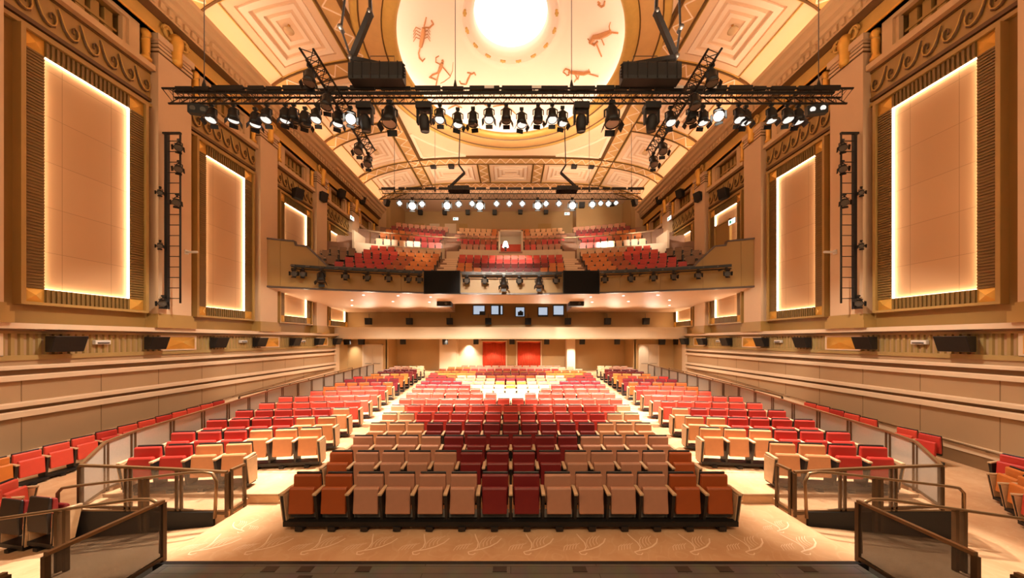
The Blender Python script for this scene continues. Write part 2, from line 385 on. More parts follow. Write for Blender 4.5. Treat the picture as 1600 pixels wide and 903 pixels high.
# ---- side walls
LOW_END, UP_END = 24.5, 32.0
for sx in (-1, 1):
    sd = SIDE[sx]
    mb = B('stone'); wbox(mb, sx, 1.0, LOW_END, -4.0, .29, -.4, 0)
    mb.use(M['bronze']); 
    # upper wall with its row of clerestory recesses left open
    z0, z1 = 10.30, 11.28
    wbox(mb, sx, 1.0, UP_END, .29, z0, -.4, 0); wbox(mb, sx, 1.0, UP_END, z1, 12.2, -.4, 0)
    edges = [1.0]
    for k in range(-1, 5):
        c = BAY0 + BAYP * k; edges += [c - 1.0, c + 1.0]
    edges.append(UP_END)
    for i in range(0, len(edges), 2): wbox(mb, sx, edges[i], edges[i + 1], z0, z1, -.4, 0)
    wbox(mb, sx, 1.0, UP_END, z0 - .1, z1 + .1, -.55, -.4)
    struct(mb.build('wall_' + sd))
    # vertical joints of the lower panelling
    mb = B('stone_dk')
    for k in range(9):
        d = 7.1 + 1.72 * k
        for r0, r1 in ((-1.70, -1.12), (-3.6, -2.12)): wbox(mb, sx, d, d + .016, r0, r1, 0, .006)
    struct(mb.build('trim_1_' + sd))
    # ledge over the speaker band
    mb = B('stone_lt'); wbox(mb, sx, 1.0, LOW_END + .1, .30, .455, -.02, .34)
    mb.use(M['stone_dk']); wbox(mb, sx, 1.0, LOW_END, .24, .30, 0, .22)
    mb.use(M['flute']); wbox(mb, sx, 1.0, LOW_END, .17, .24, 0, .12); wbox(mb, sx, 1.0, LOW_END, -.56, -.42, 0, .10)
    mb.use(M['stone']); wbox(mb, sx, 1.0, LOW_END, -.70, -.56, 0, .05)
    struct(mb.build('trim_2_' + sd))
    # fluted strip
    mb = B('flute'); d = 1.0
    while d < LOW_END - .1:
        a, b = sorted((wx(sx, 0), wx(sx, .055)))
        mb.prism([(wx(sx, 0), d), (wx(sx, .05), d + .02), (wx(sx, .05), d + .085), (wx(sx, 0), d + .105)], 'z', EYE - .42, EYE + .17); d += .165
    struct(mb.build('trim_3_' + sd))
    # two pairs of projecting mouldings
    for n, (t0, t1, g1, b1) in enumerate(((-.70, -.81, -.965, -1.115), (-1.70, -1.83, -1.94, -2.115))):
        mb = B('stone_lt')
        for (a, b, w) in ((t1, t0, .17), (b1, g1, .13)):
            mb.prism([(wx(sx, -.01), EYE + a), (wx(sx, w), EYE + a), (wx(sx, w), EYE + b - .03), (wx(sx, w - .03), EYE + b), (wx(sx, -.01), EYE + b)], 'y', 1.0, LOW_END)
        mb.use(M['stone_dk']); wbox(mb, sx, 1.0, LOW_END, g1, t1, -.01, .02)
        struct(mb.build('trim_%d_%s' % (4 + n, sd)))
    # end pier where the lower wall stops
    mb = B('back_lt'); wbox(mb, sx, LOW_END - .02, LOW_END + .5, -3.6, .30, -.05, .12)
    struct(mb.build('trim_6_' + sd))
    # skirting rail along the aisle
    h = thing('handrail', 'bronze handrail on brackets along the foot of the %s-side wall' % sd, 'handrail')
    pts = [(wx(sx, .12), d, EYE - 3.16 + .066 * (d - 8.46)) for d in (5.2, 9, 14, 20, 24)]
    B('rail_lt').tube(pts, .028, 8).build('rail', h)
    mbb = B('black')
    for k in range(14):
        d = 6.4 + 1.3 * k; z = EYE - 3.16 + .066 * (d - 8.46)
        mbb.bar((wx(sx, 0), d, z - .05), (wx(sx, .12), d, z - .02), .035)
    mbb.build('bracket_row', h)
    mb = B('back_lt'); mb.use(M['stone_lt'])
    mb.hexa([(wx(sx, 0), 1.0, EYE - 3.70), (wx(sx, .05), 1.0, EYE - 3.70), (wx(sx, .05), 24.4, EYE - 2.65), (wx(sx, 0), 24.4, EYE - 2.65),
             (wx(sx, 0), 1.0, EYE - 3.46), (wx(sx, .05), 1.0, EYE - 3.46), (wx(sx, .05), 24.4, EYE - 2.36), (wx(sx, 0), 24.4, EYE - 2.36)])
    mb.use(M['stone_dk']).hexa([(wx(sx, 0), 1.0, EYE - 4.0), (wx(sx, .02), 1.0, EYE - 4.0), (wx(sx, .02), 24.4, EYE - 4.0), (wx(sx, 0), 24.4, EYE - 4.0),
             (wx(sx, 0), 1.0, EYE - 3.70), (wx(sx, .02), 1.0, EYE - 3.70), (wx(sx, .02), 24.4, EYE - 2.65), (wx(sx, 0), 24.4, EYE - 2.65)])
    struct(mb.build('baseboard_' + sd))

    # ---- pilasters
    for k in range(-1, 4):
        c = PIL0 + BAYP * k; h = .615
        mb = B('pilaster'); wbox(mb, sx, c - h, c + h, .98, 11.4, -.02, .36)
        mb.use(M['bronze_trim']); wbox(mb, sx, c - h - .12, c + h + .12, .455, .75, -.02, .46); wbox(mb, sx, c - h - .06, c + h + .06, .75, .90, -.02, .42)
        wbox(mb, sx, c - h - .03, c + h + .03, .90, .98, -.02, .39)
        mb.use(M['gold_dark'])
        for r in (10.72, 10.87, 11.02): wbox(mb, sx, c - h - .012, c + h + .012, r, r + .045, -.02, .374)
        mb.use(M['pilaster'])
        for r in (10.77, 10.92): wbox(mb, sx, c - h - .03, c + h + .03, r, r + .09, -.02, .395)
        wbox(mb, sx, c - h - .07, c + h + .07, 11.17, 11.40, -.02, .43)
        struct(mb.build('trim_pilaster_' + sd))

    # ---- entablature: gold frieze, dark soffit, dentils, coved cornice
    mb = B('gold_dull'); wbox(mb, sx, 1.0, UP_END, 11.4, 12.0, -.02, .30)
    mb.use(M['gold']); wbox(mb, sx, 1.0, UP_END, 11.40, 11.46, -.02, .345)
    mb.use(M['gold_dark'])
    mb.prism([(wx(sx, .0), EYE + 12.0), (wx(sx, .34), EYE + 12.0), (wx(sx, .55), EYE + 12.12), (wx(sx, .58), EYE + 12.2), (wx(sx, 0), EYE + 12.2)], 'y', 1.0, UP_END)
    mb.use(M['plaster'])
    mb.prism([(wx(sx, 0), EYE + 12.15), (wx(sx, .58), EYE + 12.15), (wx(sx, .60), EYE + 12.46), (wx(sx, .72), EYE + 12.5), (wx(sx, .76), EYE + 12.66), (wx(sx, .93), EYE + 12.72),
              (wx(sx, .97), EYE + 12.92), (wx(sx, 1.13), EYE + 12.98), (wx(sx, 1.16), EYE + 13.14), (wx(sx, 1.04), EYE + 13.14), (wx(sx, .8), EYE + 12.80), (wx(sx, 0), EYE + 12.7)], 'y', 1.0, UP_END)
    d = 1.0
    while d < UP_END - .2:
        wbox(mb, sx, d, d + .15, 12.2, 12.42, .5, .68); d += .29
    # blocks on the cornice soffit over each bay
    for k in range(0, 5):
        c = BAY0 + BAYP * k
        wbox(mb, sx, c - .32 - 1.2, c + .12 - 1.2, 12.42, 12.62, .6, .86)
    struct(mb.build('trim_cornice_' + sd))
    # cove lamps hidden on top of the cornice
    mb = B('cove')
    mb.add([(wx(sx, .30), 1.0, EYE + 12.74), (wx(sx, .62), 1.0, EYE + 12.80), (wx(sx, .62), UP_END, EYE + 12.80), (wx(sx, .30), UP_END, EYE + 12.74)], [(0, 1, 2, 3)])
    o = mb.build('cove_light_strip'); tag(o, 'warm cove lighting strip glowing behind the lip of the %s-side cornice' % sd, 'light strip')

    # ---- bays: frieze with running scroll, clerestory recess, gilded columns
    for k in range(-1, 5):
        c = BAY0 + BAYP * k; bd = ('nearest the stage', 'beside the tall lighting ladder', 'above the balcony wing', 'above the balcony seats', 'at the far end of the balcony')[max(0, k)]
        mb = B('bronze_trim'); wbox(mb, sx, c - 1.74, c + 1.74, 8.98, 9.98, -.02, .06)
        mb.use(M['bronze_trim']); wbox(mb, sx, c - 1.76, c + 1.76, 8.66, 8.78, -.02, .12)
        mb.use(M['gold_dark']); wbox(mb, sx, c - 1.76, c + 1.76, 8.86, 8.98, -.02, .11); wbox(mb, sx, c - 1.74, c + 1.74, 9.90, 9.98, -.02, .10)
        mb.use(M['plaster']); wbox(mb, sx, c - 1.70, c + 1.70, 9.98, 10.18, -.02, .30)
        prof = [(.00, .88), (.10, .70), (.22, .46), (.36, .26), (.54, .13), (.74, .10), (.92, .18), (1.0, .36), (.96, .54), (.83, .62), (.72, .54), (.72, .42), (.80, .38)]
        rad = [.028, .04, .05, .056, .06, .06, .055, .05, .045, .04, .036, .034, .036]
        n = 7; p = 3.40 / n
        for i in range(n):
            d0 = c - 1.70 + i * p
            mb.use(M['gold_dark']).tube([(wx(sx, .095), d0 + u * p * .92, EYE + 9.05 + v * .82) for u, v in prof], [r * .62 for r in rad], 6)
            mb.use(M['gold_dull']).tube([(wx(sx, .12), d0 + u * p * .92 + .012, EYE + 9.09 + v * .82) for u, v in prof[:9]], [r * .34 for r in rad[:9]], 6)
        struct(mb.build('trim_frieze_' + sd))
        # recess surround and grille
        mb = B('plaster')
        for (a, b) in ((c - 1.32, c - 1.0), (c + 1.0, c + 1.32)): wbox(mb, sx, a, b, 10.18, 11.38, -.02, .14); 
        wbox(mb, sx, c - 1.0, c + 1.0, 11.24, 11.38, -.02, .14); wbox(mb, sx, c - 1.0, c + 1.0, 10.18, 10.32, -.02, .14)
        for (a, b) in ((c - 1.02, c - .90), (c + .90, c + 1.02)): wbox(mb, sx, a, b, 10.30, 11.26, -.12, .04)
        fr = mb
        o = struct(fr.build('window_%d_%s' % (k + 2, sd)))
        mb = B('bronze_trim')
        for q in range(5):
            a = c - .85 + q * .36; wbox(mb, sx, a, a + .22, 10.36, 11.22, -.36, -.20)
        wbox(mb, sx, c - .9, c + .9, 10.66, 10.74, -.3, -.16)
        pg = mb.build('grille', o)
        for s2 in (-1, 1):
            cc = c + s2 * 1.52
            mb = MB().use(M['gold'])
            zc = EYE
            mb.lathe([(0, 10.24), (.14, 10.24), (.16, 10.34), (.11, 10.40), (.105, 10.5), (.12, 10.75), (.12, 11.0), (.105, 11.1), (.15, 11.18), (.14, 11.3), (.09, 11.36), (0, 11.38)], (wx(sx, .14), cc, EYE), 14)
            mb.use(M['gold_dull']).tube([(wx(sx, .14) - sx * .115 * math.cos(a * 1.1), cc + .115 * math.sin(a * 1.1), EYE + 10.5 + a * .1) for a in [i * .5 for i in range(13)]], .018, 5)
            struct(mb.build('trim_colonnette_' + sd))
    # ---- gilded scroll brackets over each pilaster
    for k in range(-1, 4):
        c = PIL0 + BAYP * k
        mb = B('gold_dull')
        x = wx(sx, .38)
        for s2 in (-1, 1):
            pts = [(x, c + s2 * (.30 + .20 * math.cos(t) * (1 - t / 16)), EYE + 11.74 + .26 * math.sin(t) * (1 - t / 16)) for t in [i * .5 for i in range(16)]]
            mb.tube(pts, .05, 6)
        mb.use(M['gold']).lathe([(0, 10.75), (.15, 10.76), (.17, 10.9), (.16, 11.3), (.19, 11.42), (.22, 11.6), (.20, 11.8), (.12, 11.9), (0, 11.95)], (wx(sx, .40), c, EYE), 14)
        struct(mb.build('trim_bracket_' + sd))

# ---- ceiling: barrel vault with flat crown
SPR, RISE, HALF = 12.6, 2.8, 13.4
def vault(x): return EYE + SPR + RISE * math.sqrt(max(0, 1 - (min(abs(x), HALF) / HALF) ** 3.5))
DC, RO, RI = 17.55, 7.95, 5.9            # dome centre depth, moulded ring, opening
mb = B('ceil'); nx, nd = 108, 128; vs = []; fs = []
for j in range(nd + 1):
    for i in range(nx + 1):
        t = -1 + 2 * i / nx; x = HALF * math.sin(t * PI / 2); vs.append((x, 32.0 * j / nd, vault(x)))
for j in range(nd):
    for i in range(nx):
        a = j * (nx + 1) + i
        cx = (vs[a][0] + vs[a + 1][0]) / 2; cy = (vs[a][1] + vs[a + nx + 1][1]) / 2
        if math.hypot(cx, cy - DC) < 6.9: continue
        fs.append((a, a + 1, a + nx + 2, a + nx + 1))
mb.add(vs, fs, True)
ceil = struct(mb.build('ceiling'))
def cpt(x, d, drop): return (x, d, vault(x) - drop)
def cstrip(mb, x0, x1, d0, d1, drop, n=None, top=-.02):
    """raised plaster band that follows the vault"""
    n = n or max(1, int(abs(x1 - x0) / .35)); vs = []; fs = []
    for i in range(n + 1):
        x = x0 + (x1 - x0) * i / n
        vs += [cpt(x, d0, drop), cpt(x, d1, drop), cpt(x, d1, top), cpt(x, d0, top)]
    for i in range(n):
        a = i * 4
        for k in range(4): fs.append((a + k, a + (k + 1) % 4, a + 4 + (k + 1) % 4, a + 4 + k))
    fs += [(0, 3, 2, 1), (4 * n, 4 * n + 1, 4 * n + 2, 4 * n + 3)]
    return mb.add(vs, fs)
def xform_bar(mb, p, q, w, drop0, drop1):
    """flat fret line between two (x, depth) points, hanging under the vault"""
    n = max(1, int(abs(q[0] - p[0]) / .3)); dx, dy = q[0] - p[0], q[1] - p[1]; L = math.hypot(dx, dy); ux, uy = -dy / L * w / 2, dx / L * w / 2
    vs = []; fs = []
    for i in range(n + 1):
        x, d = p[0] + dx * i / n, p[1] + dy * i / n
        vs += [cpt(x - ux, d - uy, drop1), cpt(x + ux, d + uy, drop1), cpt(x + ux, d + uy, drop0), cpt(x - ux, d - uy, drop0)]
    for i in range(n):
        a = i * 4
        for k in range(4): fs.append((a + k, a + (k + 1) % 4, a + 4 + (k + 1) % 4, a + 4 + k))
    fs += [(0, 3, 2, 1), (4 * n, 4 * n + 1, 4 * n + 2, 4 * n + 3)]
    mb.add(vs, fs)
RIBS = [PIL0 + BAYP * k for k in (-2, -1, 0, 1, 2, 3, 4)]       # transverse ribs over the pilasters
RIBS = [r + .2 for r in RIBS]; RIBS[-1] = 31.6
XR = 8.15
mb = B('rib')
def rib_across(x0, x1, d):
    cstrip(mb.use(M['rib']), x0, x1, d - .42, d + .42, .10)
    cstrip(mb.use(M['gold_dark']), x0, x1, d - .50, d - .42, .15); cstrip(mb, x0, x1, d + .42, d + .50, .15)
    n = int(abs(x1 - x0) / .85); st = (x1 - x0) / n; mb.use(M['ceil_lt'])
    for i in range(n):
        a = x0 + st * i
        xform_bar(mb, (a, d - .36), (a + st * .5, d + .36), .05, .09, .13); xform_bar(mb, (a + st * .5, d + .36), (a + st, d - .36), .05, .09, .13)
def rib_along(x, d0, d1, w=.42):
    cstrip(mb.use(M['rib']), x - w, x + w, d0, d1, .10)
    cstrip(mb.use(M['gold_dark']), x - w - .08, x - w, d0, d1, .15); cstrip(mb, x + w, x + w + .08, d0, d1, .15)
    n = int((d1 - d0) / 1.0); st = (d1 - d0) / n; mb.use(M['ceil_lt'])
    for i in range(n):
        a = d0 + st * i
        xform_bar(mb, (x - w * .8, a), (x + w * .8, a + st * .5), .05, .09, .13); xform_bar(mb, (x + w * .8, a + st * .5), (x - w * .8, a + st), .05, .09, .13)
for d in RIBS[:5]:
    for sx in (-1, 1): rib_across(sx * (XR + .42), sx * 12.95, d)
for d in RIBS[5:]: rib_across(-12.95, 12.95, d)
rib_across(-XR, XR, 8.0)
for sx in (-1, 1): rib_along(sx * XR, 1.0, 31.9); rib_along(sx * 2.45, RIBS[5] + .5, RIBS[6] - .5)
struct(mb.build('ceiling_rib_frame'))
# coffers: nested stepped frames
mb = B('ceil_lt')
def ring(x0, x1, d0, d1, w, drop, m):
    mb.use(M[m])
    if x0 > x1: x0, x1 = x1, x0
    cstrip(mb, x0, x1, d0, d0 + w, drop); cstrip(mb, x0, x1, d1 - w, d1, drop)
    cstrip(mb, x0, x0 + w, d0 + w, d1 - w, drop, 2); cstrip(mb, x1 - w, x1, d0 + w, d1 - w, drop, 2)
def coffer(x0, x1, d0, d1):
    if x0 > x1: x0, x1 = x1, x0
    mx = min(x1 - x0, d1 - d0)
    for i, (ins, w, drop, m) in enumerate(((.02, .03, .12, 'gold_dull'), (.05, .34, .07, 'ceil'), (.48, .24, .09, 'ceil_lt'), (.90, .20, .06, 'ceil_lt'), (1.26, .16, .035, 'ceil_lt'))):
        if ins + w > mx / 2: break
        ring(x0 + ins, x1 - ins, d0 + ins, d1 - ins, w, drop, m)
for i in range(len(RIBS) - 1):
    d0, d1 = RIBS[i] + .5, RIBS[i + 1] - .5
    for sx in (-1, 1): coffer(sx * (XR + .55), sx * 12.2, d0, d1)
d0, d1 = RIBS[5] + .5, RIBS[6] - .5
coffer(-2.45 + .5, 2.45 - .5, d0, d1)
for sx in (-1, 1): coffer(sx * (2.45 + .5), sx * (XR - .5), d0, d1)
# frame round the dome bay with triangular corner panels
ring(-XR + .5, XR - .5, 8.5, RIBS[5] - .5, .12, .10, 'gold_dark')
for sx in (-1, 1):
    for (dy, dcorner) in ((1, RIBS[5] - .75), (-1, 8.85)):
        cx_, cy_ = sx * (XR - .80), dcorner
        A = (cx_, cy_); P = (cx_, cy_ - dy * 3.0); Q = (cx_ - sx * 3.6, cy_)
        mb.use(M['ceil_lt'])
        xform_bar(mb, P, A, .22, -.02, .10); xform_bar(mb, A, Q, .22, -.02, .10)
        arc = []
        for t in range(9):
            u = t / 8; a0 = math.atan2(P[1] - DC, P[0]); a1 = math.atan2(Q[1] - DC, Q[0])
            if abs(a1 - a0) > PI: a1 += 2 * PI if a1 < a0 else -2 * PI
            a = a0 + (a1 - a0) * u; rr = math.hypot(P[0], P[1] - DC) * (1 - u) + math.hypot(Q[0], Q[1] - DC) * u
            rr = max(rr - 0.0, RO + .15); arc.append((rr * math.cos(a), DC + rr * math.sin(a)))
        for a, b in zip(arc, arc[1:]): xform_bar(mb, a, b, .18, -.02, .09)
struct(mb.build('ceiling_coffer_moulding'))
# ring moulding of the dome
mb = B('rib'); Z = EYE + 15.0
mb.use(M['gold_dull']).lathe([(RO, .42), (RO, .10), (7.78, .02), (7.62, .05)], (0, DC, Z), 96)
mb.use(M['gold_dark']).lathe([(7.62, .05), (7.55, .10)], (0, DC, Z), 96)
mb.use(M['rib']).lathe([(7.55, .10), (7.40, .06), (7.1, .0), (6.75, -.02), (6.62, .03)], (0, DC, Z), 96)
mb.use(M['gold_dark']).lathe([(6.62, .03), (6.56, .08)], (0, DC, Z), 96)
mb.use(M['gold_dull']).lathe([(6.56, .08), (6.4, .0), (6.2, -.04), (6.05, -.02), (5.92, .06), (5.9, .20), (6.02, .24)], (0, DC, Z), 96)
struct(mb.build('ceiling_dome_ring'))
def dome_z(r): return EYE + 15.42 + 2.3 * max(0, 1 - (r / 6.55) ** 2) ** .6
rs = [6.55, 6.5, 6.4, 6.25, 6.05, 5.8, 5.4, 4.9, 4.3, 3.7, 3.1, 2.7]
mb = B('dome').lathe([(r, dome_z(r)) for r in rs] + [(2.7, dome_z(2.7) - .06), (2.62, dome_z(2.62) - .10), (2.5, dome_z(2.5) - .02), (2.38, dome_z(2.5) - .12), (2.2, dome_z(2.2) - .03), (2.06, dome_z(2.0) + .02), (1.98, dome_z(2.0) + .35)], (0, DC, 0), 96)
struct(mb.build('ceiling_dome'))
mb = B('gold_dull')
for k in range(16):
    a = 2 * PI * (k + .5) / 16; mb.m = Matrix.Translation((2.5 * math.cos(a), DC + 2.5 * math.sin(a), dome_z(2.5) - .08)) @ Matrix.Rotation(a, 4, 'Z')
    mb.box(-.06, .06, -.16, .16, -.04, .04)
    mb.box(-.1, .1, -.04, .04, -.05, .04)
mb.m = Matrix.Identity(4)
struct(mb.build('ceiling_oculus_ornament'))
o = MB().use(M['oculus']).disc((0, DC, dome_z(2.0) + .3), (0, 0, -1), 1.99, 48).build('oculus_lamp'); tag(o, 'large round warm white lamp glowing in the eye of the dome', 'ceiling lamp')
o = MB().use(M['dome_led']).lathe([(6.12, EYE + 15.26), (6.42, EYE + 15.30)], (0, DC, 0), 96).build('dome_cove_strip'); tag(o, 'circular cove lighting strip hidden behind the rim of the dome', 'light strip')
o = B('ceil').lathe([(6.0, EYE + 15.20), (6.6, EYE + 15.24), (6.6, EYE + 15.5)], (0, DC, 0), 96).build('ceiling_dome_shelf'); struct(o)

# painted zodiac figures on the dome: flat brush strokes lying on the plaster
def on_dome(px, py):
    ux, uz = (px - CX) / F, (HY - py) / F
    lo, hi = 8.0, 30.0
    best = None
    for i in range(400):
        d = DC - 6.2 + i * (12.4 / 400)
        r = math.hypot(ux * d, d - DC)
        if r > 6.3: continue
        e = abs(EYE + uz * d - dome_z(r))
        if best is None or e < best[0]: best = (e, d)
    d = best[1] if best else DC + 5
    r = math.hypot(ux * d, d - DC); return Vector((ux * d, d, dome_z(r) - .025))
def stroke(mb, pix, w):
    w *= .9
    pts = [on_dome(*p) for p in pix]
    mb.tube(pts, [w * (.55 + .45 * math.sin(PI * (i + .5) / len(pts))) for i in range(len(pts))], 5)
FIG = {
 'scorpion': [([(662, 42), (661, 52), (659, 62), (657, 72)], .16), ([(657, 72), (654, 82), (655, 90), (660, 95), (664, 91)], .05), ([(662, 42), (664, 35), (666, 27)], .04), ([(663, 42), (671, 43), (677, 37), (674, 31)], .05)]
   + [([(659 + s * 2, y), (659 + s * 9, y - 4), (659 + s * 13, y + 3)], .025) for s in (-1, 1) for y in (46, 51, 56, 61)],
 'archer': [([(691, 97), (688, 106), (685, 113)], .13), ([(691, 93), (692, 96)], .09), ([(685, 113), (676, 116), (671, 120), (681, 124)], .06), ([(686, 113), (683, 124), (681, 134)], .055), ([(689, 101), (681, 97), (681, 90), (686, 87)], .04), ([(690, 102), (697, 110), (703, 118)], .045), ([(708, 96), (707, 110), (703, 120), (694, 127), (688, 130)], .022)],
 'hunter': [([(735, 116), (731, 124), (728, 132)], .07), ([(735, 116), (741, 113), (743, 117)], .06), ([(728, 132), (720, 130), (718, 126)], .05), ([(730, 113), (736, 114)], .05)],
 'bull': [([(922, 66), (928, 57), (938, 56), (948, 52), (955, 48)], .17), ([(922, 66), (929, 70), (934, 64)], .08), ([(918, 60), (922, 64)], .03), ([(932, 68), (936, 78), (940, 88)], .05), ([(940, 60), (944, 70)], .04), ([(952, 50), (966, 51)], .05), ([(953, 48), (952, 40), (954, 34)], .03)],
 'lion': [([(885, 116), (880, 112), (884, 107), (890, 109), (889, 116), (885, 118)], .06), ([(888, 112), (900, 113), (912, 114), (922, 112)], .13), ([(898, 115), (902, 122), (897, 128)], .045), ([(905, 116), (903, 124)], .04), ([(918, 114), (928, 117), (935, 119)], .045), ([(921, 112), (920, 107)], .03)],
 'ram': [([(934, 6), (940, 10), (944, 7), (945, 1)], .06), ([(934, 2), (938, 5)], .05)],
 'twins': [([(700, 170), (712, 164), (722, 168)], .05), ([(742, 164), (752, 160), (762, 166)], .05), ([(770, 166), (786, 163), (800, 172), (806, 178)], .05)],
}
for nm, st in FIG.items():
    mb = B('figure')
    for pix, w in st: stroke(mb, pix, w)
    o = mb.build('painted_%s' % nm)
    tag(o, {'scorpion': 'terracotta scorpion painted on the dome', 'archer': 'terracotta archer with drawn bow painted on the dome', 'hunter': 'small seated figure painted beside the archer on the dome', 'bull': 'terracotta charging bull painted on the dome',
            'lion': 'terracotta lion painted on the dome above the truss', 'ram': 'curled legs of a painted animal at the top edge of the dome', 'twins': 'painted figures on the dome seen beneath the truss'}[nm], 'dome painting', 'painted figures on the dome')
# ================================================================== illuminated wall panels
BAYNAME = ('in the bay nearest the stage', 'in the second bay beside the lighting ladder', 'in the third bay behind the balcony wing', 'in the fourth bay beside the balcony seats', 'in the bay at the rear of the balcony')
for sx in (-1, 1):
    for k in range(4):
        c = BAY0 + BAYP * k
        t = thing('wall_light_panel', 'tall glowing %s-side wall panel in a ribbed bronze frame %s' % (SIDE[sx], BAYNAME[k]), 'light panel', (wx(sx, 0), c, EYE), 0, 'glowing wall panels')
        def X(w): return -sx * w
        def bx(mb, d0, d1, r0, r1, w0, w1):
            a, b = sorted((X(w0), X(w1))); return mb.box(a, b, d0, d1, r0, r1)
        hw, hb = 1.03, 1.44; r0, r1 = 1.45, 8.12; q0, q1 = 1.06, 8.56
        # outer frame
        mb = B('bronze_trim')
        bx(mb, -hb - .09, -hb, q0 - .08, q1 + .08, .0, .24); bx(mb, hb, hb + .09, q0 - .08, q1 + .08, .0, .24)
        bx(mb, -hb, hb, q0 - .08, q0, .0, .24); bx(mb, -hb, hb, q1, q1 + .08, .0, .24)
        mb.build('frame', t)
        # ribbed border
        mb = B('slat')
        for (a, b) in ((-hb, -hw), (hw, hb)):
            bx(mb, a, b, r0, r1, .0, .13); z = r0 + .01
            while z < r1 - .05: bx(mb, a + .01, b - .01, z, z + .045, .12, .165); z += .088
        mb.build('ribbed_border', t)
        mb = B('slat')
        for (a, b) in ((q0, r0), (r1, q1)):
            bx(mb, -hw, hw, a, b, .0, .13); d = -hw + .02
            while d < hw - .06: bx(mb, d, d + .05, a + .01, b - .01, .12, .175); d += .108
        mb.build('ribbed_border', t)
        # corner blocks: pyramid fronted
        for (a, b) in ((-hb, -hw), (hw, hb)):
            for (e, f) in ((q0, r0), (r1, q1)):
                mb = B('gold'); bx(mb, a, b, e, f, 0, .13)
                m0 = ((a + b) / 2, (e + f) / 2); p = [(X(.13), a, e), (X(.13), b, e), (X(.13), b, f), (X(.13), a, f), (X(.20), m0[0], m0[1])]
                mb.add(p, [(0, 1, 4), (1, 2, 4), (2, 3, 4), (3, 0, 4)])
                o = mb.build('corner_block', t); o['label'] = 'gold pyramid corner block'
        mb = B('panel'); bx(mb, -hw, hw, r0, r1, .0, .03); mb.build('glow_panel', t)
        mb = B('led')
        mb.quad((X(.035), hw - .004, r0), (X(.12), hw - .004, r0), (X(.12), hw - .004, r1), (X(.035), hw - .004, r1))
        mb.quad((X(.035), -hw + .004, r0), (X(.12), -hw + .004, r0), (X(.12), -hw + .004, r1), (X(.035), -hw + .004, r1))
        mb.quad((X(.035), -hw, r0 + .004), (X(.12), -hw, r0 + .004), (X(.12), hw, r0 + .004), (X(.035), hw, r0 + .004))
        mb.quad((X(.035), -hw, r1 - .004), (X(.12), -hw, r1 - .004), (X(.12), hw, r1 - .004), (X(.035), hw, r1 - .004))
        o = mb.build('light_strip', t); o['label'] = 'warm light strip round the inner edge'
    # gold envelope panels on the speaker band
    for k, d in enumerate((7.75, 12.95, 17.85, 22.75)):
        t = thing('gold_wall_boss', 'gold pyramid-fronted block, %s from the stage on the %s-side speaker band' % (ORD[k], SIDE[sx]), 'wall ornament', (wx(sx, 0), d, EYE), 0, 'gold blocks on the speaker bands')
        mb = B('stone_lt'); a, b = sorted((0, -sx * .10)); mb.box(a, b, -.70, .70, -.44, .18); mb.build('frame', t)
        mb = B('gold'); p = [(-sx * .10, -.62, -.37), (-sx * .10, .62, -.37), (-sx * .10, .62, .11), (-sx * .10, -.62, .11), (-sx * .21, -.02, -.10), (-sx * .21, .02, -.10)]
        mb.add(p, [(0, 1, 5, 4), (1, 2, 5), (2, 3, 4, 5), (3, 0, 4)]); mb.build('pyramid_face', t)

# ================================================================== rear of the hall
BD = 28.6                                   # rear stalls wall
# cross parapet with the low ceiling behind it
mb = B('back_lt'); mb.box(-W, W, LOW_END, LOW_END + .18, EYE + .147, EYE + .98)
mb.use(M['plaster']).box(-W, W, LOW_END + .02, BD + .3, EYE + .06, EYE + .147)
struct(mb.build('wall_parapet'))
mb = B('back'); mb.box(-10.25, 10.25, BD, BD + .2, -.4, EYE + .15)
for sx in (-1, 1):
    a, b = sorted((sx * 10.25, sx * 15.2)); mb.box(a, b, 26.5, 26.7, -.4, EYE + .15)
    a, b = sorted((sx * 10.15, sx * 10.35)); mb.box(a, b, 26.5, BD, -.4, EYE + .15)
    a, b = sorted((sx * 13.5, sx * 13.7)); mb.box(a, b, LOW_END, 26.6, -.6, EYE + .15)
struct(mb.build('wall_back'))
mb = B('back_lt')
mb.box(-6.15, -4.65, 27.6, 28.6, -.3, EYE + .1)
struct(mb.build('wall_pier_left'))
mb = B('back_lt').box(4.72, 5.42, 26.9, 27.6, -.3, EYE + .1); struct(mb.build('pillar_right'))
mb = B('back_lt').box(-4.65, -2.62, 28.56, 28.62, .3, EYE + .1); struct(mb.build('wall_panel_back'))
for sx in (-1, 1):
    d = thing('door_%d' % (1 if sx < 0 else 2), None, None, (sx * 11.42, 26.48, 0.2), kind='structure')
    mb = B('back_lt'); mb.box(-.86, -.76, -.03, .02, 0, 2.62); mb.box(.76, .86, -.03, .02, 0, 2.62); mb.box(-.86, .86, -.03, .02, 2.52, 2.62); mb.build('door_frame', d)
    for s2 in (-1, 1):
        mb = B('door'); a, b = sorted((s2 * .005, s2 * .755)); mb.box(a, b, -.02, .02, 0, 2.52); lf = mb.build('door_leaf', d)
        B('steel').tube([(s2 * .1, -.03, 1.02), (s2 * .1, -.07, 1.02), (s2 * .62, -.07, 1.02), (s2 * .62, -.03, 1.02)], .018, 6).build('push_bar', lf)
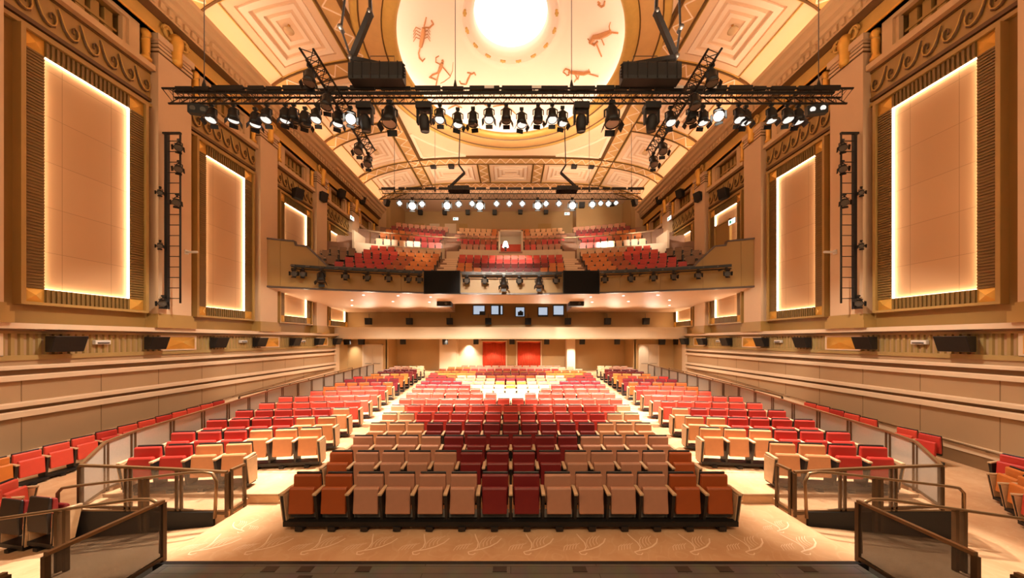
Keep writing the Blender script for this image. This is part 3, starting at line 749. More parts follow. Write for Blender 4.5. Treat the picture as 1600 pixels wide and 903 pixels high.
# curtained doorways
for i, xc in enumerate((-1.47, 1.62)):
    t = thing('doorway_curtain', 'pair of red velvet curtains in the rear doorway %s' % ('nearer the pale wall pier' if i == 0 else 'nearer the pale pillar'), 'curtain', (xc, BD - .10, .45), 0, 'curtained rear doorways')
    for s2 in (-1, 1):
        vs = []; n = 40
        for k in range(n + 1):
            x = s2 * (.02 + 1.0 * k / n); y = -.05 + .045 * math.sin(k * 1.25) + .01 * math.sin(k * 3.1)
            vs += [(x, y, 0), (x * .985, y * .7, 2.55 - .16 * (1 - (k / n)) * 0 - .10 * abs(math.sin(PI * k / n)) * 0)]
        mb = B('curtain').add(vs, [(2 * k, 2 * k + 2, 2 * k + 3, 2 * k + 1) for k in range(n)], True)
        o = mb.build('curtain_panel', t)
        md = o.modifiers.new('thick', 'SOLIDIFY'); md.thickness = .02
    mb = B('back_lt'); mb.box(-1.14, -1.04, -.12, .08, -.1, 2.62); mb.box(1.04, 1.14, -.12, .08, -.1, 2.62); mb.box(-1.14, 1.14, -.12, .08, 2.56, 2.66); mb.build('door_surround', t)
    mb = B('curtain'); pts = []
    vs = []; n = 30
    for k in range(n + 1):
        x = -1.04 + 2.08 * k / n; s_ = abs(math.sin(PI * 2 * k / n))
        vs += [(x, -.13 - .02 * math.sin(k * 2.), 2.40 + .10 * (1 - s_)), (x, -.11, 2.58)]
    mb.add(vs, [(2 * k, 2 * k + 2, 2 * k + 3, 2 * k + 1) for k in range(n)], True).build('swag_pelmet', t)

# upper rear recess under the balcony with the control-room windows
mb = B('back'); mb.box(-W, W, 26.2, 26.4, EYE + .1, EYE + 3.3)
struct(mb.build('wall_recess'))
for i, (x0, x1, y0, y1) in enumerate(((740, 757, 478, 491), (768, 785, 478, 491), (806, 819, 480.5, 494), (841.5, 855, 480.5, 493.5), (865, 880, 478, 493))):
    a = at(x0, y1, 26.2); b = at(x1, y0, 26.2)
    o = thing('window_%d' % (i + 20), None, None, (0, 0, 0), kind='structure')
    mb = B('booth_dark')
    mb.box(a.x - .06, a.x, 26.14, 26.2, a.z - .06, b.z + .06); mb.box(b.x, b.x + .06, 26.14, 26.2, a.z - .06, b.z + .06); mb.box(a.x, b.x, 26.14, 26.2, a.z - .06, a.z); mb.box(a.x, b.x, 26.14, 26.2, b.z, b.z + .06)
    mb.build('window_frame', o)
    B('glass').box(a.x, b.x, 26.16, 26.19, a.z, b.z).build('pane', o)
    mb = B('booth_dark')
    if i == 1: mb.box(b.x - .32, b.x - .14, 26.12, 26.155, a.z, b.z)
    elif i == 2: mb.box(a.x + .16, b.x - .08, 26.05, 26.155, a.z + .04, a.z + .36); mb.box(a.x + .3, b.x - .2, 26.05, 26.155, a.z + .36, a.z + .44)
    elif i == 0: mb.box(b.x - .4, b.x, 26.12, 26.155, a.z, a.z + .24)
    else: mb.box(a.x, b.x, 26.12, 26.155, a.z, a.z + .07)
    mb.build('blind' if i in (1,) else 'equipment', o)

# rear alcove over the balcony
mb = B('back')
mb.box(-12.2, 12.2, 36.4, 36.6, EYE + 6, EYE + 14.8)
mb.box(-12.4, -12.0, 31.9, 36.5, EYE + 6, EYE + 14.8); mb.box(12.0, 12.4, 31.9, 36.5, EYE + 6, EYE + 14.8)
mb.box(7.05, 12.2, 34.4, 36.5, EYE + 6, EYE + 14.6)
struct(mb.build('wall_alcove'))
mb = B('soffit'); mb.box(-12.4, 12.4, 31.9, 36.6, EYE + 14.6, EYE + 14.8)
struct(mb.build('ceiling_alcove'))
mb = B('ceil')                                # lunette between vault end and alcove
n = 60; vs = []
for i in range(n + 1):
    x = -13.4 + 26.8 * i / n; vs += [(x, 32.0, EYE + 14.6), (x, 32.0, max(vault(x), EYE + 14.6)), (x, 32.12, EYE + 14.6), (x, 32.12, max(vault(x), EYE + 14.6))]
mb.add(vs, [(4 * i, 4 * i + 4, 4 * i + 5, 4 * i + 1) for i in range(n)])
for sx in (-1, 1):
    a, b = sorted((sx * 12.1, sx * 13.9)); mb.use(M['plaster']).box(a, b, 31.95, 32.15, EYE + 6, EYE + 14.7)
struct(mb.build('wall_back_lunette'))
# flat door leaves and panels at the back of the alcove
for i, (x0, x1) in enumerate(((-11.2, -9.8), (-9.2, -8.1), (-7.5, -6.2), (-5.9, -4.9), (3.1, 4.6))):
    mb = B('back_lt' if i in (1, 2) else 'bronze_trim').box(x0, x1, 36.34, 36.4, EYE + 11.4, EYE + 13.2); struct(mb.build('door_%d' % (5 + i)))

# ================================================================== balcony
RB = 32.9
def fas(x, d0=20.0): return d0 - RB + math.sqrt(RB * RB - x * x)
def ftop(x):
    x = abs(x)
    if x > 11.95: return 5.44
    if x > 11.45: return 5.22
    if x > 10.45: return 4.17 + (x - 10.45) * 1.05
    return 4.17
bal = thing('balcony', None, None, kind='structure')
xsb = sorted(set([round(-13.5 + .3 * i, 3) for i in range(91)] + [s * v for s in (-1, 1) for v in (11.95, 11.949, 11.45, 11.449, 10.45)]))
mb = B('fascia'); vs = []; fs = []
for x in xsb:
    d = fas(x); t = ftop(x)
    vs += [(x, d, EYE + 2.88), (x, d, EYE + t), (x, d + .16, EYE + t), (x, d + .16, EYE + 2.88)]
for i in range(len(xsb) - 1):
    a = 4 * i
    for k in range(4): fs.append((a + k, a + (k + 1) % 4, a + 4 + (k + 1) % 4, a + 4 + k))
mb.add(vs, fs); mb.build('fascia', bal)
mb = B('cap'); vs = []; fs = []
for x in xsb:
    d = fas(x); t = ftop(x); vs += [(x, d - .04, EYE + t - .01), (x, d - .04, EYE + t + .07), (x, d + .2, EYE + t + .07), (x, d + .2, EYE + t - .01)]
for i in range(len(xsb) - 1):
    a = 4 * i
    for k in range(4): fs.append((a + k, a + (k + 1) % 4, a + 4 + (k + 1) % 4, a + 4 + k))
mb.add(vs, fs)
vs = []; b0 = 0; fs = []
for x in xsb:
    d = fas(x); vs += [(x, d - .03, EYE + 2.84), (x, d - .03, EYE + 2.93), (x, d + .18, EYE + 2.93), (x, d + .18, EYE + 2.84)]
for i in range(len(xsb) - 1):
    a = 4 * i
    for k in range(4): fs.append((a + k, a + (k + 1) % 4, a + 4 + (k + 1) % 4, a + 4 + k))
mb.add(vs, fs)
for sx in (-1, 1): mb.box(sx * 13.5 - .14, sx * 13.5 + .14, fas(13.5) - .1, fas(13.5) + .3, EYE + 2.84, EYE + 5.5)
mb.build('cap_rail', bal)
mb = B('bronze')
for x in [-12.6, -10.9, -8.8, -6.6, 6.6, 8.8, 10.9, 12.6]:
    d = fas(x); mb.box(x - .012, x + .012, d - .012, d + .05, EYE + 2.9, EYE + ftop(x) - .02)
mb.build('joint_strip', bal)
def soff(d, x):
    f = fas(x); t = (d - f) / (25.8 - f); return 2.87 + (2.26 - 2.87) * max(0, t)
mb = B('soffit'); vs = []; fs = []; idx = {}
NX, ND = 60, 12
NOTCH = 4.55
xg = sorted(set([-13.5 + 27. * i / NX for i in range(NX + 1)] + [-NOTCH, NOTCH]))
for i, x in enumerate(xg):
    f = fas(x)
    dl = [f + (22.75 - f) * j / 6 for j in range(7)] + [22.75 + (25.8 - 22.75) * j / 6 for j in range(1, 7)]
    for j, d in enumerate(dl): idx[i, j] = len(vs); vs.append((x, d, EYE + soff(d, x)))
for i in range(len(xg) - 1):
    for j in range(12):
        if j >= 6 and abs((xg[i] + xg[i + 1]) / 2) < NOTCH: continue
        fs.append((idx[i, j], idx[i + 1, j], idx[i + 1, j + 1], idx[i, j + 1]))
mb.add(vs, fs)
mb.box(-W, -NOTCH, 25.8, 26.25, EYE + 2.26, EYE + 2.34); mb.box(NOTCH, W, 25.8, 26.25, EYE + 2.26, EYE + 2.34)
mb.build('soffit', bal)
mb = B('soffit')
for sx in (-1, 1): mb.quad((sx * NOTCH, 22.75, EYE + 3.05), (sx * NOTCH, 26.2, EYE + 3.05), (sx * NOTCH, 26.2, EYE + 2.24), (sx * NOTCH, 22.75, EYE + soff(22.75, NOTCH)))
mb.use(M['back']).quad((-NOTCH, 22.7, EYE + 3.05), (NOTCH, 22.7, EYE + 3.05), (NOTCH, 26.2, EYE + 3.05), (-NOTCH, 26.2, EYE + 3.05))
mb.quad((-NOTCH, 22.76, EYE + 3.06), (NOTCH, 22.76, EYE + 3.06), (NOTCH, 22.76, EYE + soff(22.75, 0)), (-NOTCH, 22.76, EYE + soff(22.75, 0)))
mb.build('projection_notch', bal)
# stepped floor
LROW = [(20.35 + .98 * i, 3.45 + .54 * i) for i in range(5)]       # (depth on axis, floor above the eye)
TALL = (26.75, 7.17)
UROW = [(28.4 + 1.25 * i, 8.10 + .75 * i) for i in range(4)]
steps = [(20.1, LROW[0][1])] + [(d - .55, z) for d, z in LROW[1:]] + [(24.75, 6.15), (26.0, TALL[1])] + [(27.5, UROW[0][1])] + [(d - .6, z) for d, z in UROW[1:]]
mb = B('tread'); nxs = 44
for q, (d0, z) in enumerate(steps):
    d1 = steps[q + 1][0] if q + 1 < len(steps) else 36.5
    zp = steps[q - 1][1] if q else 3.2
    xm = 13.4 if d0 < 31 else 11.95
    vs = []; fs = []
    for i in range(nxs + 1):
        x = -xm + 2 * xm * i / nxs
        e = 36.45 if q + 1 == len(steps) else fas(x, d1); vs += [(x, fas(x, d0), EYE + zp), (x, fas(x, d0), EYE + z), (x, e, EYE + z)]
    for i in range(nxs): fs += [(3 * i, 3 * i + 3, 3 * i + 4, 3 * i + 1), (3 * i + 1, 3 * i + 4, 3 * i + 5, 3 * i + 2)]
    mb.add(vs, fs)
mb.build('stepped_floor', bal)
# aisle stairs
for sx in (-1, 1):
    mb = B('back_lt')
    for i in range(10):
        z = 3.74 + .27 * i; d = 20.25 + .49 * i; a, b = sorted((sx * 3.72, sx * 5.05))
        mb.use(M['stone_lt']).box(a, b, fas(4.4, d), fas(4.4, d) + .6, EYE + z - .27, EYE + z + .02); mb.use(M['tread']).box(a, b, fas(4.4, d) - .01, fas(4.4, d), EYE + z - .25, EYE + z - .12)
    mb.use(M['back_lt']).box(*sorted((sx * 3.72, sx * 5.05)), fas(4.4, 25.4), fas(4.4, 25.5), EYE + 6.3, EYE + 6.95)
    for i in range(8):
        z = 7.55 + .37 * i; d = 26.6 + .62 * i; a, b = sorted((sx * 4.35, sx * 5.6))
        mb.use(M['tread']).box(a, b, fas(5, d), fas(5, d) + .7, EYE + z - .3, EYE + z + .02)
    mb.build('aisle_stair', bal)
# parapet of the cross aisle, with pale cap, and the rail behind the tall row
def arcwall(mb, x0, x1, d, z0, z1, th, n=14):
    vs = []; fs = []
    for i in range(n + 1):
        x = x0 + (x1 - x0) * i / n; y = fas(x, d); vs += [(x, y, EYE + z0), (x, y, EYE + z1), (x, y + th, EYE + z1), (x, y + th, EYE + z0)]
    for i in range(n):
        a = 4 * i
        for k in range(4): fs.append((a + k, a + (k + 1) % 4, a + 4 + (k + 1) % 4, a + 4 + k))
    fs += [(0, 1, 2, 3), (4 * n, 4 * n + 3, 4 * n + 2, 4 * n + 1)]
    mb.add(vs, fs)
mb = B('back_lt')
for (a, b) in ((-4.1, -.95), (.95, 4.1), (-11.6, -5.25), (5.25, 11.6)): arcwall(mb, a, b, 25.75, 6.3, 7.22, .14)
arcwall(mb, -.95, .95, 25.75, 6.3, 6.95, .14)
mb.build('parapet', bal)
mb = B('rail_lt'); 
for (a, b) in ((-5.6, 5.6), (-11.4, -5.6), (5.6, 11.4)):
    arcwall(mb, a, b, 27.45, 8.62, 8.70, .07)
for x in (-11.2, -9.8, -8.4, -7, -5.6, -4.3, -2.6, 2.6, 4.3, 5.6, 7, 8.4, 9.8, 11.2):
    y = fas(x, 27.45); mb.box(x - .03, x + .03, y, y + .06, EYE + 7.2, EYE + 8.66)
mb.build('guard_rail', bal)
# entrance tunnel in the middle
mb = B('back_lt')
mb.box(-1.0, -.86, 26.0, 28.6, EYE + 6.9, EYE + 8.95); mb.box(.86, 1.0, 26.0, 28.6, EYE + 6.9, EYE + 8.95); mb.box(-1.0, 1.0, 26.0, 28.6, EYE + 8.82, EYE + 8.95)
mb.build('entrance_tunnel', bal)
mb = B('curtain').box(-.86, .86, 27.3, 27.4, EYE + 6.9, EYE + 8.15); mb.use(M['back_lt']).box(-.86, .86, 27.3, 27.4, EYE + 8.15, EYE + 8.85); mb.build('tunnel_back', bal)
t = thing('table_lamp', 'lit white conical lamp shade standing at the balcony entrance', 'lamp', (-.42, 25.86, EYE + 7.22))
MB().use(M['lampshade']).lathe([(.26, .28), (.13, .72)], n=20).build('lamp_shade', t)
B('black').lathe([(0, 0), (.10, 0), (.06, .06), (.03, .12), (.15, .27), (0, .28)], n=16).build('base', t)
# box fronts at the ends of the balcony
for sx in (-1, 1):
    a, b = sorted((sx * 11.7, sx * 11.55))
    mb = B('back_lt'); mb.box(a, b, 23.6, 30.5, EYE + 6.2, EYE + 8.1)
    mb.hexa([(a, 30.5, EYE + 8), (b, 30.5, EYE + 8), (b, 32, EYE + 8), (a, 32, EYE + 8), (a, 30.5, EYE + 8.6), (b, 30.5, EYE + 8.6), (b, 32, EYE + 9.8), (a, 32, EYE + 9.8)])
    a, b = sorted((sx * 11.6, sx * 13.4)); mb.box(a, b, 30.4, 30.6, EYE + 6.2, EYE + 10.3)
    mb.build('end_wall', bal)
# ================================================================== seats
def pad_mesh(name, m, w, prof, bev=.018):
    return MB().use(M[m]).prism(prof, 'x', -w / 2, w / 2).mesh(name, bevel=bev, seg=2)
SEATM = {}
for c in SEATC:
    k = 'seat_' + c
    SEATM[c] = (pad_mesh('backrest', k, .465, [(-.012, .36), (-.055, .40), (-.045, .835), (-.03, .862), (.012, .862), (.045, .40), (.03, .36)]),
                pad_mesh('seat_cushion', k, .425, [(-.215, .275), (-.185, .67), (-.165, .705), (-.12, .70), (-.10, .66), (-.13, .29), (-.16, .265)]))
SHELL = MB().use(M['shell']).prism([(.03, .30), (.018, .885), (.05, .89), (.085, .60), (.075, .30)], 'x', -.225, .225).mesh('back_shell', bevel=.01)
ARM = MB().use(M['wood']).hexa([(-.034, -.285, .612), (.034, -.285, .612), (.030, .02, .632), (-.030, .02, .632), (-.034, -.285, .648), (.034, -.285, .648), (.030, .02, .668), (-.030, .02, .668)]).mesh('armrest', bevel=.006)
STD = MB().use(M['shell']).hexa([(-.020, -.18, .10), (.020, -.18, .10), (.020, .05, .10), (-.020, .05, .10), (-.026, -.265, .615), (.026, -.265, .615), (.026, .03, .62), (-.026, .03, .62)]).mesh('side_panel')
mb = B('shell').hexa([(-.020, -.18, .10), (.020, -.18, .10), (.020, .05, .10), (-.020, .05, .10), (-.026, -.265, .615), (.026, -.265, .615), (.026, .03, .62), (-.026, .03, .62)])
mb.use(M['wood']).hexa([(-.034, -.19, .10), (-.021, -.19, .10), (-.021, .05, .10), (-.034, .05, .10), (-.040, -.272, .612), (-.027, -.272, .612), (-.027, .03, .615), (-.040, .03, .615)])
mb.hexa([(.021, -.19, .10), (.034, -.19, .10), (.034, .05, .10), (.021, .05, .10), (.027, -.272, .612), (.040, -.272, .612), (.040, .03, .615), (.027, .03, .615)])
ENDP = mb.mesh('end_panel')
BASE = B('black').box(-.275, .275, -.20, .06, .055, .125).box(-.05, .05, -.24, .10, 0, .06).mesh('base')
FRONT = B('black').box(-.275, .275, -.24, -.14, .085, .165).box(-.275, .275, .0, .05, .085, .165)
FRONT.use(M['shell']).box(-.06, .06, -.26, -.1, .02, .09)
FRONT.use(M['steel']).cyl((-.05, -.19, .035), (.05, -.19, .035), .035, n=12)
FRONT.use(M['chrome']).box(-.012, .03, -.24, -.225, .03, .05)
FRONT = FRONT.mesh('base')
# pale strip whose colour stands for the lit floor seen under the cushion
LIT_GAP = B('lit_gap').box(-.24, .24, -.10, -.085, .166, .30).mesh('lit_gap_strip')

def seat(x, d, z, rz, colour, label, group, p=.55, first=False, last=False, front=False):
    t = thing('theatre_seat', label, 'seat', (x, d, z), rz, group)
    t.scale = (p / .55, 1, 1)
    b = part('backrest', SEATM[colour][0], t); part('back_shell', SHELL, b)
    part('seat_cushion', SEATM[colour][1], t)
    part('armrest', ARM, t, (-.275, 0, 0)); part('end_panel' if first else 'side_panel', ENDP if first else STD, t, (-.275, 0, 0))
    if last: part('armrest', ARM, t, (.275, 0, 0)); part('end_panel', ENDP, t, (.275, 0, 0))
    part('base', FRONT if front else BASE, t)
    if front: part('lit_gap_strip', LIT_GAP, t)
    return t
NSEAT = 0
ROWX = [3.73, 3.72, 3.77, 3.84, 3.94, 4.07, 4.17, 4.26, 4.35, 4.50, 4.56, 4.61, 4.74, 4.90, 4.85, 4.83, 4.44, 3.66]
P, U, Mn, T, D, R, C, O, Wn, Pe = 'dusty pink', 'rust', 'maroon', 'tan', 'dark red', 'red', 'cream', 'orange', 'wine', 'peach'
ROWC = [[U] * 2 + [P] * 4 + [Mn] * 2 + [P] * 4 + [U] * 2, [U] + [P] * 4 + [Mn] * 4 + [P] * 4 + [U], [P] * 4 + [Mn] * 6 + [P] * 4,
        [T] * 3 + [Mn] * 9 + [T] * 3, [T] * 2 + [D] * 11 + [T] * 2, [C] + [R] * 13 + [C], [R] * 16, [R] * 7 + [C] * 2 + [R] * 7,
        [R] * 6 + [C] * 5 + [R] * 6, [D] * 5 + [C] * 3 + [O] + [C] * 3 + [D] * 5, [Wn] * 4 + [T] * 3 + [O] * 3 + [T] * 3 + [Wn] * 4,
        [Mn] * 3 + [T] * 4 + [Wn] * 3 + [T] * 4 + [Mn] * 3, [Mn] * 2 + [U] + [C] * 3 + [U] * 5 + [C] * 3 + [U] + [Mn] * 2, [D] + [O] * 4 + [Mn] * 8 + [O] * 4 + [D],
        [O] * 5 + [U] * 8 + [O] * 5, [U] * 3 + [D] * 12 + [C] * 3, [O] * 3 + [P] * 10 + [C] * 3, [P] * 13]
far = []        # (x, d, z, rz, colour, pitch) of the seats too small to be told apart
for n in range(1, 19):
    cs = ROWC[n - 1]; N = len(cs); p = (2 * ROWX[n - 1] + .06) / N; d = row_depth(n); z = floor_z(d) if n > 3 else 0
    for i, c in enumerate(cs):
        x = (i - (N - 1) / 2) * p
        sd = 'left-side' if i < N / 2 else 'right-side'; q = i if i < N / 2 else N - 1 - i
        pos = 'at the %s end' % sd if q == 0 else '%s from the %s end' % (ORD[q], sd)
        if n <= 11:
            seat(x, d, z, 0, c, '%s tip-up theatre seat, %s of the %s centre row' % (c, pos, 'front' if n == 1 else ORD[n - 1]),
                 'seats of the centre stalls block', p, i == 0, i == N - 1, n == 1); NSEAT += 1
        else: far.append((x, d, z, 0, c, p))
SC = [[Pe, Pe, D, D], [Pe] * 3 + [D] * 3, [Pe, Pe] + [D] * 4, [Pe] + [D] * 5, [R] * 6, [R] * 6, [R] * 5, [D, R, R, R, U], [U, D, U, U, U], [Wn] * 5, [U, D, U, U, D], [O, O, T, O],
      [Mn] * 4, [Mn] * 4, [C, P, P, P], [C, C, P, P]]
SX = [5.28, 4.50, 4.76, 4.96, 5.14, 5.30, 5.42, 5.55, 5.66, 5.78, 5.88, 5.98, 6.07, 6.14, 6.22, 6.28]
for sx in (-1, 1):
    for k in range(16):
        cs = SC[k]; a = math.radians(7.)
        d0 = 6.50 + 1.12 * k; z = side_z(d0)
        for i, c in enumerate(cs):
            r = .30 + .55 * i
            x = sx * (SX[k] + r * math.cos(a)); d = d0 - r * math.sin(a) + .12
            rz = sx * -a if False else -sx * a * -1
            if k < 9 and i < 6:
                pos = 'at the aisle end' if i == 0 else ('%s from the aisle' % ORD[i])
                seat(x, d, z, -sx * a, c, '%s tip-up theatre seat, %s, %s row of the %s-side block' % (c, pos, 'front' if k == 0 else ORD[k], SIDE[sx]),
                     'seats of the angled side blocks', .55, (i == 0 and sx > 0) or (i == len(cs) - 1 and sx < 0), (i == 0 and sx < 0) or (i == len(cs) - 1 and sx > 0)); NSEAT += 1
            else: far.append((x, d, z, -sx * a, c, .55))
    # single file of seats along the wall, facing the middle of the hall
    wc = [O, R, R, R, D, R, R, D, R, R, R, D] if sx < 0 else [D, D, None, None, D, R, None, R, R, D, R, R]
    j = 0
    for i, c in enumerate(wc):
        if c is None: continue
        d = 7.75 + .545 * i + (0 if sx < 0 else -.35)
        seat(sx * 12.55, d, aisle_z(d), -sx * (PI / 2 - .12), c, '%s tip-up theatre seat against the %s-side wall, %s of its file from the stage' % (c, SIDE[sx], ORD[j]), 'seats along the side walls'); NSEAT += 1; j += 1
# loose seats in the low corners by the ramps
for sx, spots in ((-1, ((-10.3, 6.5, 1.95, R), (-9.85, 6.0, 1.95, R), (-8.50, 5.50, 2.98, Mn), (-7.93, 5.44, 2.98, Mn))),
                  (1, ((10.35, 6.15, -1.95, R), (10.85, 6.65, -1.95, O), (11.35, 7.15, -1.95, O), (9.85, 5.65, -1.95, D)))):
    for i, (x, d, rz, c) in enumerate(spots):
        z = -min(.6, .12 * (abs(x) - 5.02)); t_ = min(1, max(0, (d - 5.0) / 2.5)); t_ = t_ * t_ * (3 - 2 * t_); z = z * (1 - t_) - .6 * t_
        if abs(rz) > 2: lab = '%s seat turned away, black back showing, %s of two beside the %s-side ramp' % (c, ('outer', 'inner')[i - 2], SIDE[sx])
        else: lab = '%s tip-up seat in the low %s-side corner, %s in the slanting row' % (c, SIDE[sx], ORD[[1, 0, 2, 3][i] if sx < 0 else [1, 2, 3, 0][i]])
        seat(x, d, z, rz, c, lab, 'seats in the low corners', .55, True, True); NSEAT += 1
# balcony seats
def bal_row(x0, x1, d, z, cols, p=.55):
    n = max(1, int(round(abs(x1 - x0) / p)))
    for i in range(n):
        x = x0 + (x1 - x0) * (i + .5) / n; y = fas(x, d) + .30
        far.append((x, y, EYE + z, -math.asin(x / RB), cols(i / max(1, n - 1)), abs(x1 - x0) / n))
def grad(a, b, c=None, e=.25):
    return lambda u: a if (u < e or u > 1 - e) else b
for i, (d, z) in enumerate(LROW):
    bal_row(-3.55 - .1 * i, 3.55 + .1 * i, d, z, grad(O if i < 3 else D, (Mn, Mn, Mn, D, R)[i], e=(.22, .22, .15, .08, 0)[i]))
    for sx in (-1, 1):
        bal_row(sx * (5.15 + .05 * i), sx * (11.05 - .12 * i), d, z, (lambda u, i=i: (O if u < .22 + .03 * i else (U if u < .5 else D))) if i < 4 else (lambda u: (O if u < .6 else R)))
        if i < 5: bal_row(sx * (11.35 - .1 * i), sx * 12.5, d, z, lambda u: 'brown')
for sx in (-1, 1):
    bal_row(sx * 5.4, sx * 10.4, 25.1, 6.15, lambda u: (C if u < .3 else (T if u < .7 else R)))
    bal_row(sx * 1.15, sx * 4.2, *TALL, lambda u: R if u < .4 else P)
    bal_row(sx * 5.7, sx * 10.7, *TALL, lambda u: R if u < .2 else (D if u < .3 else C))
for i, (d, z) in enumerate(UROW):
    if i == 0:
        for sx in (-1, 1): bal_row(sx * 1.2, sx * 4.8, d, z, lambda u: U if u < .5 else D)
    else: bal_row(-5.2, 5.2, d, z, (lambda u: T if .2 < u < .8 else P) if i == 1 else (lambda u: C if abs(u - .5) > .2 else O))
    for sx in (-1, 1): bal_row(sx * 6.2, sx * 11.0, d, z, (lambda u: (D if u < .45 else U if u < .7 else O)) if i < 2 else (lambda u: P if i == 3 else Mn))
mb = MB()
for (x, d, z, rz, c, p) in far:
    mb.m = Matrix.Translation((x, d, z)) @ Matrix.Rotation(rz, 4, 'Z') @ Matrix.Diagonal((p / .55, 1, 1, 1))
    mb.use(M['seat_' + c])
    mb.prism([(-.055, .40), (-.045, .84), (-.02, .862), (.015, .862), (.04, .40)], 'x', -.233, .233)
    mb.prism([(-.21, .28), (-.18, .69), (-.12, .70), (-.14, .27)], 'x', -.212, .212)
    mb.use(M['shell']).box(-.225, .225, .03, .07, .30, .885)
    for s in (-.275, .275): mb.use(M['shell']).box(s - .024, s + .024, -.22, .03, .05, .615); mb.use(M['wood']).box(s - .032, s + .032, -.28, .02, .615, .65)
    mb.use(M['black']).box(-.27, .27, -.18, .05, .0, .11)
mb.m = Matrix.Identity(4)
o = mb.build('distant_theatre_seating')
tag(o, 'rows of red, tan and cream seats in the rear stalls and all over the balcony', 'seats', kind='stuff')
print('seats', NSEAT, 'far', len(far))
# ================================================================== railings
def mesh_rail(label, pts, h, group=None, infill='mesh', double=True, bottom=.06, name='guard_rail', skip=()):
    """posts, cap rail, bottom rail and perforated infill along floor points"""
    t = thing(name, label, 'railing', group=group)
    pts = [Vector(p) for p in pts]; hs = h if isinstance(h, (list, tuple)) else [h] * len(pts)
    tops = [p + Vector((0, 0, q)) for p, q in zip(pts, hs)]
    mb = B('rail_lt')
    for a, b in zip(tops, tops[1:]): mb.bar(a, b, .05, .04)
    mb.build('top_rail', t)
    mb = B('rail')
    for a, b in zip(pts, pts[1:]): mb.bar(a + Vector((0, 0, bottom)), b + Vector((0, 0, bottom)), .04, .045)
    mb.build('bottom_rail', t)
    for i, p in enumerate(pts):
        mb = B('rail')
        if i in (0, len(pts) - 1) or not double: mb.bar(p, tops[i] - Vector((0, 0, .02)), .045, .05)
        else:
            dr = (pts[min(i + 1, len(pts) - 1)] - pts[i - 1]); dr.z = 0; dr.normalize()
            for s in (-1, 1): mb.bar(p + dr * s * .042, tops[i] + dr * s * .042 - Vector((0, 0, .02)), .032, .04)
        mb.build('post', t)
    if infill:
        for i, (a, b) in enumerate(zip(pts, pts[1:])):
            if i in skip: continue
            u = (b - a); u.z = 0; u.normalize(); n = Vector((-u.y, u.x, 0)) * .006
            z0 = Vector((0, 0, bottom + .02)); a1, b1 = tops[i] - Vector((0, 0, .02)), tops[i + 1] - Vector((0, 0, .02))
            B(infill).hexa([a + z0 - n, b + z0 - n, b + z0 + n, a + z0 + n, a1 - n, b1 - n, b1 + n, a1 + n]).build('mesh_panel', t)
    return t
def hand_rail(label, pts, posts, r=.024, group=None):
    t = thing('ramp_handrail', label, 'handrail', group=group)
    B('rail_lt').tube(pts, r, 8).build('rail', t)
    for (p, q) in posts: B('rail').bar(p, q, .05, .05).build('post', t)
    return t
for sx in (-1, 1):
    sd = SIDE[sx]
    # front rail of the platform
    mesh_rail('bronze rail with see-through infill across the front of the %s-side seating platform' % sd,
              [(sx * 5.09, 5.74, .0), (sx * 5.95, 5.74, .06), (sx * 6.86, 5.74, .10), (sx * 7.73, 5.74, .12)], [.80, .79, .79, .80])
    mesh_rail('short return rail at the aisle corner of the %s-side seating platform' % sd, [(sx * 5.07, 5.80, .0), (sx * 5.06, 6.08, .0)], .81, double=False)
    # outer rail along the whole block
    dd = [6.86 + .9 * i for i in range(16)]
    pts = [(sx * 7.76, 5.78, .12), (sx * 7.98, 6.30, .18)]; hs = [.80, .98]
    for d in dd:
        x = 8.10 + (.65 * min(1, (d - 6.86) / 5.0)); z = side_z(d); pts.append((sx * x, d, z))
        ln = 1.20 + (d - 6.86) / 13.3 * .41                     # cap-rail height above the stalls datum
        hs.append(ln - z)
    mesh_rail('long bronze rail with see-through infill between the %s-side block and the wall aisle' % sd, pts, hs, infill='mesh_pale')
    # thin rail of the wall aisle
    pts = [(sx * 10.35, d, aisle_z(d)) for d in (12.2, 13.6, 15.0, 16.4, 17.8, 19.2, 20.9)]
    mesh_rail('thin bronze rail standing in the %s-side wall aisle' % sd, pts, [1.42 - .11 * (i / 6.) * 1.0 for i in range(7)], infill=None, double=False)
    # ramp handrails
    z = EYE
    hand_rail('inner curved handrail of the %s-side ramp, in front of the platform rail' % sd,
              [(sx * 5.16, 5.58, .06), (sx * 5.13, 5.58, .70), (sx * 5.2, 5.58, .84), (sx * 5.36, 5.58, .865), (sx * 5.6, 5.58, .855), (sx * 7.6, 5.58, .62), (sx * 7.82, 5.58, .585), (sx * 7.9, 5.58, .5), (sx * 7.9, 5.58, -.1)],
              [((sx * 6.35, 5.58, -.17), (sx * 6.35, 5.58, .76)), ((sx * 6.45, 5.58, -.17), (sx * 6.45, 5.58, .75))])
    hand_rail('outer curved handrail of the %s-side ramp, nearest the stage floor' % sd,
              [(sx * 5.05, 4.62, .1), (sx * 5.03, 4.62, .66), (sx * 5.06, 4.62, .80), (sx * 5.2, 4.62, .87), (sx * 5.45, 4.62, .865), (sx * 7.3, 4.62, .60), (sx * 9.2, 4.62, .33), (sx * 9.4, 4.62, .2), (sx * 9.4, 4.62, -.4)],
              [((sx * 6.42, 4.62, -.17), (sx * 6.42, 4.62, .72)), ((sx * 6.54, 4.62, -.18), (sx * 6.54, 4.62, .70))])
    # rail beside the stage floor
    mesh_rail('bronze rail with dark see-through infill beside the %s-side edge of the plank floor' % sd,
              [(sx * 4.97, 4.58, 0), (sx * 4.97, 3.42, 0)], [.86, .88], double=False, infill='mesh_dark')
    mesh_rail('next rail towards the stage on the %s-side of the plank floor' % sd,
              [(sx * 4.99, 3.16, 0), (sx * 4.99, 2.2, 0)], [.86, .88], double=False, infill='mesh_dark')
